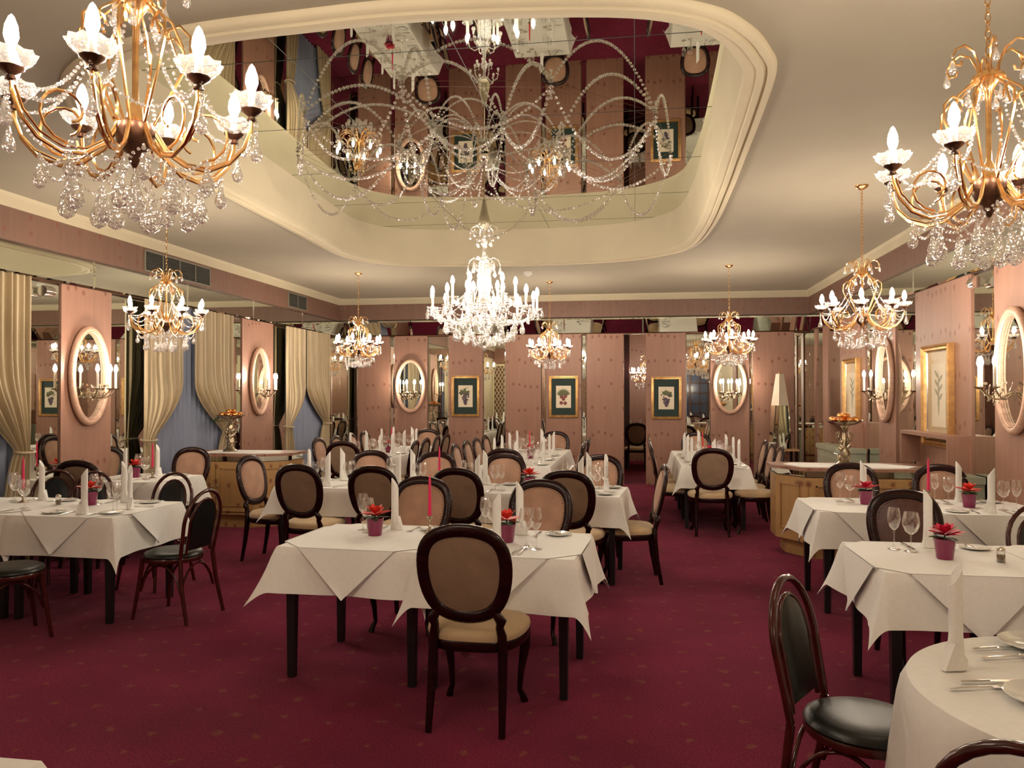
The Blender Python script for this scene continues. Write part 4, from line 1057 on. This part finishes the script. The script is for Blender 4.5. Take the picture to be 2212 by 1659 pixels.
# --- three long tables towards the back wall
def long_table(cx, y0, y1, w_, word, lch, rch, near, far, candle, seed, tabs):
    n = tabs
    for k in range(n):
        a = y0 + (y1 - y0) * k / n + .003; b_ = y0 + (y1 - y0) * (k + 1) / n - .003
        nm = ['near', 'far'][k] if n == 2 else ['near', 'middle', 'far'][k]
        fl = (.36 if k == 0 else .08, .36 if k == 0 else .08, .36 if k == n - 1 else .08, .36 if k == n - 1 else .08)
        table(cx - w_, cx + w_, a, b_, 'dark wooden table under the %s section of the %s long table' % (nm, word))
        cloth(cx - w_, cx + w_, a, b_, .27, 'white tablecloth over the %s section of the %s long table' % (nm, word), seed + k, 0, fl, 0)
    for i, y in enumerate(lch):
        mchair(cx - w_ - .05, y, EAST + random.uniform(-.06, .06), 'medallion chair, %s on the left side of the %s long table' % (ORD[i], word))
        setting(cx - w_, y, EAST, '%s left place, %s long table' % (ORD[i], word))
    for i, y in enumerate(rch):
        mchair(cx + w_ + .05, y, WEST + random.uniform(-.06, .06), 'medallion chair, %s on the right side of the %s long table' % (ORD[i], word))
        setting(cx + w_, y, WEST, '%s right place, %s long table' % (ORD[i], word))
    mchair(near[0], near[1], FWD, 'medallion chair turned away at the near end of the %s long table' % word)
    mchair(far[0], far[1], BACKW, 'front-facing medallion chair at the far end of the %s long table' % word)
    setting(cx, y0, FWD, 'near end place, %s long table' % word); setting(cx, y1, BACKW, 'far end place, %s long table' % word)
    put(candle, (cx - .03, (y0 * .45 + y1 * .55), ZP), 0, 'tapered red candle in a silver holder on the %s long table' % word, 'candlestick', 'candlesticks')
    put(PT2, (cx + .04, (y0 * .6 + y1 * .4), ZP), seed, 'crimson poinsettia in a magenta pot on the %s long table' % word, 'potted plant', PL)
long_table(-3.62, 10.15, 12.65, .40, 'back left', (10.45, 11.1, 11.75, 12.35), (10.05, 10.6, 11.2, 11.8), (-3.72, 9.98), (-3.55, 12.95), CDP, 20, 3)
long_table(-1.42, 9.22, 12.2, .42, 'back middle', (9.5, 10.15, 10.8, 11.45), (9.7, 10.4, 11.1), (-1.45, 8.98), (-1.28, 12.45), CDR, 30, 3)
long_table(.94, 9.62, 12.2, .39, 'back right', (9.95, 10.55, 11.15), (9.6, 10.15, 10.75), (.86, 9.40), (.95, 12.45), CDR, 40, 3)
# --- left side tables
g = Group_(-4.44, 5.42, 0); LT = 'the near left table'
g.tab(-.84, -.001, -.42, .42, .28, 'the left half of the near left table', 7, (.36, .1, .1, .36), .25)
g.tab(.001, .84, -.42, .42, .28, 'the right half of the near left table', 8, (.1, .26, .30, .1), .25)
bchair(-3.34, 5.33, WEST - .12, 'bentwood chair with a black seat at the right end of ' + LT)
bchair(-4.10, 4.66, -.62, 'bentwood chair in the left foreground, cut off by the photo edge')
bchair(-4.75, 6.08, BACKW, 'bentwood chair behind the poinsettia of ' + LT); bchair(-4.02, 6.10, BACKW - .1, 'bentwood chair at the far right of ' + LT)
bchair(-5.12, 6.14, BACKW + .2, 'bentwood chair at the far left of %s near the curtain' % LT)
g.st(-.22, -.42, FWD, 'near left place of ' + LT); g.st(.52, -.42, FWD, 'near right place of ' + LT)
g.st(-.30, .42, BACKW, 'far left place of ' + LT); g.st(.42, .42, BACKW, 'far right place of ' + LT); g.st(.84, -.02, WEST, 'right end place of ' + LT, 'npk')
g.at(PT1, .26, .12, 'orange-red poinsettia in a magenta pot on ' + LT, 'potted plant', PL, 3)
g.at(CDP, -.36, .16, 'magenta taper in a silver holder on ' + LT, 'candlestick', 'candlesticks')
g.at(SHK, .0, .1, 'small glass shaker with a metal cap on ' + LT, 'shaker', 'glass shakers')
g = Group_(-4.97, 7.40, 0); L2 = 'the small table under the first wall mirror'
g.tab(-.41, .41, -.38, .38, .28, 'the small square place by the left wall panel', 9, (.3,) * 4, .25)
mchair(-5.0, 8.02, BACKW, 'front-facing medallion chair before the left window, beside the sideboard')
mchair(-5.12, 6.86, FWD + .1, 'medallion chair turned away below the near left oval mirror')
g.st(.0, .38, BACKW, 'far place of ' + L2); g.st(-.05, -.38, FWD, 'near place of ' + L2)
g.at(PT1, -.12, .02, 'orange-red poinsettia in a magenta pot on ' + L2, 'potted plant', PL, 4)
g.at(CDP, .10, -.02, 'magenta taper in a silver holder on ' + L2, 'candlestick', 'candlesticks')
# --- right side tables
g = Group_(2.14, 6.46, 0); R2 = 'the farther right table'
g.tab(-.80, -.001, -.40, .40, .27, 'the left half of the farther right table', 10, (.30, .1, .1, .36), .30)
g.tab(.001, .80, -.40, .40, .27, 'the right half of the farther right table', 11, (.1, .08, .08, .1), .30)
mchair(1.88, 7.05, BACKW, 'front-facing medallion chair before the right sideboard, left one'); mchair(2.60, 7.0, BACKW, 'front-facing medallion chair before the right sideboard, right one')
g.st(-.32, .40, BACKW, 'far left place of ' + R2); g.st(.40, .40, BACKW, 'far right place of ' + R2); g.st(.42, -.40, FWD, 'near right place of ' + R2)
g.at(PT2, -.36, .05, 'crimson poinsettia in a magenta pot, left one on ' + R2, 'potted plant', PL); g.at(PT1, .36, -.02, 'red poinsettia in a magenta pot, right one on ' + R2, 'potted plant', PL, 2)
g.at(CDP, .12, .12, 'magenta taper in a silver holder on ' + R2, 'candlestick', 'candlesticks')
g = Group_(2.02, 4.46, 0); R1 = 'the nearer right table'
g.tab(-.82, -.001, -.40, .40, .27, 'the left half of the nearer right table', 12, (.34, .1, .1, .36), .30)
g.tab(.001, .82, -.40, .40, .27, 'the right half of the nearer right table', 13, (.1, .08, .08, .1), .30)
BRC = make_medallion(M_BROWNL, M_BROWNL, M_BROWNL)
put(BRC, (1.70, 5.04, 0), BACKW + .05, 'dark brown leather medallion chair behind the nearer right table', 'chair', 'brown leather medallion chairs')
bchair(2.50, 5.08, BACKW + .1, 'bentwood chair behind the nearer right table at the photo edge')
bchair(2.12, 3.78, FWD, 'bentwood chair in front of the nearer right table at the photo edge')
setting(1.62, 4.86, BACKW, 'far left place of ' + R1); setting(2.3, 4.86, BACKW, 'far right place of ' + R1, 'npfk')
g.at(PT2, -.42, -.03, 'crimson poinsettia in a magenta pot on ' + R1, 'potted plant', PL, 1.3)
g.at(SHK, -.17, -.08, 'pepper shaker with a metal cap on ' + R1, 'shaker', 'glass shakers')
# round table in the right foreground
def round_cloth(cx, cy_, r, h, lab, seed):
    n = 96; vs = []; R = 10
    for j in range(R + 1):
        v = j / R
        for k in range(n):
            a = 2 * PI * k / n; f = math.cos(9 * a + seed) + .4 * math.cos(14 * a + 1); oct_ = 1.01
            rr = r * oct_ + .012 * min(1, v * 8) + v ** .7 * (.035 + .034 * f); vs.append((rr * math.cos(a), rr * math.sin(a), ZT - max(0, v * h * (1 + .05 * f) - .006)))
    fs = [(j * n + k, (j + 1) * n + k, (j + 1) * n + (k + 1) % n, j * n + (k + 1) % n) for j in range(R) for k in range(n)] + [tuple(range(n))]
    return tag(MB().add(vs, fs).build('tablecloth', M_CLOTH, None, 50, (cx, cy_, 0)), lab, 'tablecloth', 'white tablecloths')
def round_table(cx, cy_, r, lab):
    t = empty('round_table', (cx, cy_, 0)); MB().lathe([(0, .725), (r - .01, .725), (r - .005, .747), (0, .748)], 40).build('tabletop', M_TABLEG, t, 40)
    for sx in (-1, 1):
        for sy in (-1, 1): MB().box(sx * r * .6 - .025, sx * r * .6 + .025, sy * r * .6 - .025, sy * r * .6 + .025, 0, .725).build('leg', M_TABLEG, t, 0)
    tag(t, lab, 'table')
round_table(1.42, 2.47, .60, 'round table in the right foreground under a white cloth'); round_cloth(1.42, 2.47, .60, .50, 'long white tablecloth on the round table in the right foreground', 1)
RF = 'the round foreground table'
put(NAP, (.995, 2.67, ZP), .5, 'tall folded white napkin, left edge of ' + RF, 'napkin', 'standing napkins')
for (x, y, k, a, l) in ((1.06, 2.56, KN, 1.35, 'silver table knife lying beside the napkin on'), (1.0, 2.50, FK, 1.30, 'silver fork lying nearest the left edge of'), (1.22, 2.90, KN, 1.25, 'silver table knife lying by the far plate of'),
                        (1.20, 2.80, SPN, 1.3, 'silver spoon lying before the far plate of'), (1.17, 2.20, FK, 1.0, 'silver fork lying nearest the camera on')):
    put(k, (x, y, ZP), -a, l + ' ' + RF, 'cutlery')
PL2 = MB().lathe([(0, .006), (.07, .006), (.085, .010), (.125, .020), (.128, .018), (.085, .002), (.07, 0), (0, 0)], 36, cap=False).build('dinner_plate', M_PORC, None, 40)
put(PL2, (1.16, 2.42, ZP), 0, 'white plate nearest the camera on ' + RF, 'plate'); put(PL2, (1.36, 2.93, ZP), 0, 'white plate at the far side of ' + RF, 'plate')
put(BK, (1.18, 2.42, ZP + .02), -1.0, 'butter knife across the nearer plate of ' + RF, 'knife')
put(GL2, (1.30, 2.74, ZP), 0, 'slim wine glass at the right photo edge on ' + RF, 'wine glass'); put(GL1, (1.42, 2.66, ZP), 0, 'round-bowled wine glass at the right photo edge on ' + RF, 'wine glass')
bchair(.80, 2.97, -2.11, 'bentwood chair with a shiny black seat in the right foreground'); bchair(.93, 1.92, -.62, 'bentwood chair back at the bottom edge of the photo, right foreground')
g = Group_(-1.79, 1.27, 0); g.tab(-.40, .40, -.40, .40, .27, 'the square place at the bottom left corner of the photo', 15, (.36,) * 4, 0)

# ================================================================ SIDEBOARDS
def sideboard(poly, front_i, label, knobs=True):
    """poly is clockwise or not; front edge index gives the two-door face (x-aligned), chamfer edges get a plain panel"""
    g = empty('sideboard', (poly[0][0], poly[0][1], 0)); ox, oy = poly[0]; P = [(x - ox, y - oy) for x, y in poly]
    cxm = sum(x for x, y in P) / len(P); cym = sum(y for x, y in P) / len(P)
    def scaled(d): # shrink or grow about the centre by a fixed amount
        r = []
        for x, y in P:
            v = Vector((x - cxm, y - cym)); L = v.length; r.append((cxm + v.x * (L + d) / L, cym + v.y * (L + d) / L))
        return r
    MB().prism(scaled(-.0), .16, .80).build('body', M_SIDEB, g, 0)
    MB().prism(scaled(-.10), 0, .16).build('plinth', M_SIDEB2, g, 0)
    MB().prism(scaled(-.012), .80, .862).build('mirror_band', M_MIRROR, g, 0)
    MB().prism(scaled(.045), .862, .892).build('top_board', M_PANEL, g, 0)
    ZS = MB().prism(scaled(.004), .797, .802).prism(scaled(.004), .860, .864).build('band_rail', M_MAHOG, g, 0)
    for i in range(len(P)):   # plain framed panel on the cut corner
        a, c = Vector(P[i]), Vector(P[(i + 1) % len(P)]); e = c - a
        if abs(e.x) > .12 and abs(e.y) > .12 and a.y < cym + .1:
            e.normalize(); nn = Vector((e.y, -e.x)); nn = nn if (a + nn - Vector((cxm, cym))).length > (a - nn - Vector((cxm, cym))).length else -nn; L = (c - a).length; b = MB()
            def sl(u0, u1, z0, z1, t): 
                q = [a + e * u0, a + e * u1]; b.add([(*(p_ + nn * s_), z) for z in (z0, z1) for s_ in (-.01, t) for p_ in q], [(0, 1, 3, 2), (4, 6, 7, 5), (0, 4, 5, 1), (2, 3, 7, 6), (0, 2, 6, 4), (1, 5, 7, 3)])
            for z0, z1 in ((.26, .275), (.705, .72)): sl(.07, L - .07, z0, z1, .012)
            sl(.07, .085, .26, .72, .012); sl(L - .085, L - .07, .26, .72, .012); b.build('corner_moulding', M_SIDEB2, g, 0)
    x0, x1 = sorted((P[front_i][0], P[front_i + 1][0])); y = P[front_i][1]; n = 2; wd = (x1 - x0 - .06) / n
    for k in range(n):
        a = x0 + .03 + k * wd + .006; c = a + wd - .012
        dr = MB().box(a, c, y - .016, y - .001, .20, .78).build('door', M_SIDEB, g, 0)
        b = MB()
        for q in ((a + .06, c - .06, .26, .275), (a + .06, c - .06, .705, .72)): b.box(q[0], q[1], y - .026, y - .015, q[2], q[3])
        for q in (a + .06, c - .075): b.box(q, q + .015, y - .026, y - .015, .26, .72)
        b.build('moulding', M_SIDEB2, dr, 0)
        MB().box(a + .075, c - .075, y - .0185, y - .0155, .275, .705).build('door_panel', M_SIDEB2, dr, 0)
        kx = c - .028 if k == 0 else a + .028
        MB().lathe([(0, .03), (.010, .026), (.012, .018), (.006, .010), (.006, 0), (0, 0)], 12, (kx, y - .016, .50), Matrix.Rotation(PI / 2, 4, 'X')).build('knob', M_SILVER, dr, 60)
    return tag(g, label, 'sideboard', 'pine sideboards')
sideboard([(1.64, 8.05), (2.70, 8.05), (2.93, 8.30), (2.93, 8.72), (1.42, 8.72), (1.42, 8.40)], 0, 'honey pine sideboard with cut corner against the right wall')
sideboard([(-5.49, 8.86), (-4.52, 8.86), (-4.18, 9.10), (-4.18, 9.52), (-5.40, 9.52)], 0, 'honey pine sideboard with cut corner against the left wall')
def runner(poly, z, lab):
    return tag(MB().prism(poly, z, z + .004).build('table_runner', M_NAPK, None, 0), lab, 'runner')
runner([(1.62, 8.12), (2.60, 8.10), (2.76, 8.32), (2.5, 8.60), (1.60, 8.62), (1.50, 8.44)], .893, 'white cloth runner on top of the right sideboard')
runner([(-5.30, 8.93), (-4.55, 8.93), (-4.32, 9.12), (-4.40, 9.42), (-5.25, 9.44)], .893, 'white cloth runner on top of the left sideboard')
# plain grey-green consoles below the niches on the right wall
def console(y0, y1, depth, label):
    g = empty('console', (XR - .04, (y0 + y1) / 2, 0)); w_ = (y1 - y0) / 2
    MB().prism([(0, -w_), (0, w_), (-depth + .1, w_), (-depth, w_ - .08), (-depth, -w_ + .1), (-depth + .1, -w_)], 0, .84).build('body', M_GREY, g, 0)
    MB().prism([(0, -w_ - .02), (0, w_ + .02), (-depth + .09, w_ + .02), (-depth - .02, w_ - .07), (-depth - .02, -w_ + .09), (-depth + .09, -w_ - .02)], .84, .90).build('worktop', M_GREY, g, 0)
    MB().box(-depth - .012, -depth, -w_ + .16, w_ - .16, .12, .76).build('door', M_GREY, g, 0); tag(g, label, 'console')
console(7.3, 8.02, .30, 'grey-green console below the large pale picture'); console(10.8, 12.1, .34, 'grey-green console below the farther pale picture')
# centrepieces
def figure_stand():
    g = empty('centrepiece_stand')
    MB().lathe([(0, 0), (.085, 0), (.09, .015), (.06, .03), (.05, .05), (.03, .06)], 24).build('base', M_OLDSIL, g, 50)
    b = MB(); rnd = random.Random(4)
    b.tube([(0, 0, .05), (.01, 0, .12), (-.012, .01, .20), (.008, 0, .27), (0, 0, .33)], [.04, .05, .036, .03, .02], 10)
    for k in range(18):
        a = rnd.random() * 6.3; z = rnd.uniform(.06, .30); b.ball((.045 * math.cos(a), .045 * math.sin(a), z), rnd.uniform(.014, .026), 8, (1, 1, 1.3))
    for k in range(5):
        a = k * 1.26; b.tube([pol(.03, a, .22), pol(.075, a, .25), pol(.08, a, .31), pol(.05, a, .34)], .007, 6)
        leafm(b, pol(.04, a, .10), (math.cos(a), math.sin(a), .3), .07, .04)
    b.build('figures', M_OLDSIL, g, 50)
    MB().lathe([(.018, .33), (.022, .37), (.035, .38), (.05, .40), (.12, .415), (.165, .44), (.17, .455), (.15, .45), (.05, .418), (0, .412)], 28).build('bowl', M_OLDSIL, g, 40)
    b = MB()
    for k in range(12):
        a = 2 * PI * k / 12; b.ball(pol(.168, a, .450), .012, 6, (1.3, 1.3, .8))
    b.build('rim_beads', M_OLDSIL, g, 60)
    return g
FS = figure_stand(); GB = MB().ball((0, 0, 0), .034, 16).build('golden_ball', M_GBALL, None, 80)
BR = MB()
for (x, y, where) in ((2.07, 8.32, 'right'), (-5.0, 9.18, 'left')):
    put(FS, (x, y, .898), 0, 'ornate tarnished silver centrepiece stand on the %s sideboard' % where, 'centrepiece', 'silver centrepieces')
    pos = [(0, 0, 0)] + [(.06 * math.cos(a), .06 * math.sin(a), 0) for a in [2 * PI * k / 6 for k in range(6)]] + [(.112 * math.cos(a), .112 * math.sin(a), .012) for a in [2 * PI * (k + .3) / 8 for k in range(8)]] + [(.028, .018, .05), (-.03, .01, .05), (.0, -.035, .05)]
    for q, (a, c, z) in enumerate(pos):
        put(GB, (x + a, y + c, .898 + .447 + z), q, 'shiny copper-gold ball in the silver bowl on the %s sideboard' % where, 'ball', 'golden balls on the %s sideboard' % where)
# pine sprigs hanging over the left bowl
b = MB(); rnd = random.Random(9)
for k in range(70):
    a = rnd.uniform(2.2, 4.1); r = rnd.uniform(.12, .20); leafm(b, pol(r, a, 1.345 - .9 * max(0, r - .13)), (math.cos(a), math.sin(a), -.8), .06, .007)
o = b.build('fir_sprig', M_LEAF, None, 40, (-5.0, 9.18, 0)); tag(o, 'dark fir sprigs hanging over the bowl on the left sideboard', 'sprig')
# mirrored obelisk in the back right corner
g = empty('obelisk', (2.40, 13.75, .70))
def fr(h0, w0, h1, w1): return [(-w0, -w0, h0), (w0, -w0, h0), (w0, w0, h0), (-w0, w0, h0), (-w1, -w1, h1), (w1, -w1, h1), (w1, w1, h1), (-w1, w1, h1)]
BX = [(3, 2, 1, 0), (4, 5, 6, 7), (0, 1, 5, 4), (1, 2, 6, 5), (2, 3, 7, 6), (3, 0, 4, 7)]
MB().add(fr(0, .13, .72, .10), BX).build('lower_block', M_MIRROR, g, 0); MB().add(fr(.72, .10, 1.25, .045), BX).build('spire', M_PAPER, g, 0); MB().ball((0, 0, 1.27), .022, 10).build('finial', M_GOLD, g)
g.rotation_euler = (0, 0, .5); tag(g, 'tall tapering mirrored obelisk in the back right corner', 'obelisk')
g = empty('side_table', (2.40, 13.75, 0)); MB().box(-.26, .26, -.26, .26, .67, .70).build('top', M_SIDEB, g, 0)
for sx in (-1, 1):
    for sy in (-1, 1): MB().box(sx * .22 - .02, sx * .22 + .02, sy * .22 - .02, sy * .22 + .02, 0, .67).build('leg', M_MAHOG, g, 0)
tag(g, 'small side table carrying the obelisk in the back right corner', 'side table')

# ================================================================ BEYOND THE PASSAGE
mchair(.02, 16.95, FWD + .03, 'medallion chair turned away in the room beyond the passage')
mchair(-.55, 16.6, EAST, 'medallion chair partly hidden in the room beyond the passage')
table(-.75, .85, 17.35, 18.15, 'dark wooden table in the room beyond the passage'); cloth(-.75, .85, 17.35, 18.15, .28, 'white tablecloth in the room beyond the passage', 50, 0, (.3,) * 4, 0)
for k, x in enumerate((-.1, .12, .34)): setting(x, 17.35 + .02, FWD, '%s place of the table beyond the passage' % ORD[k], 'ngw')
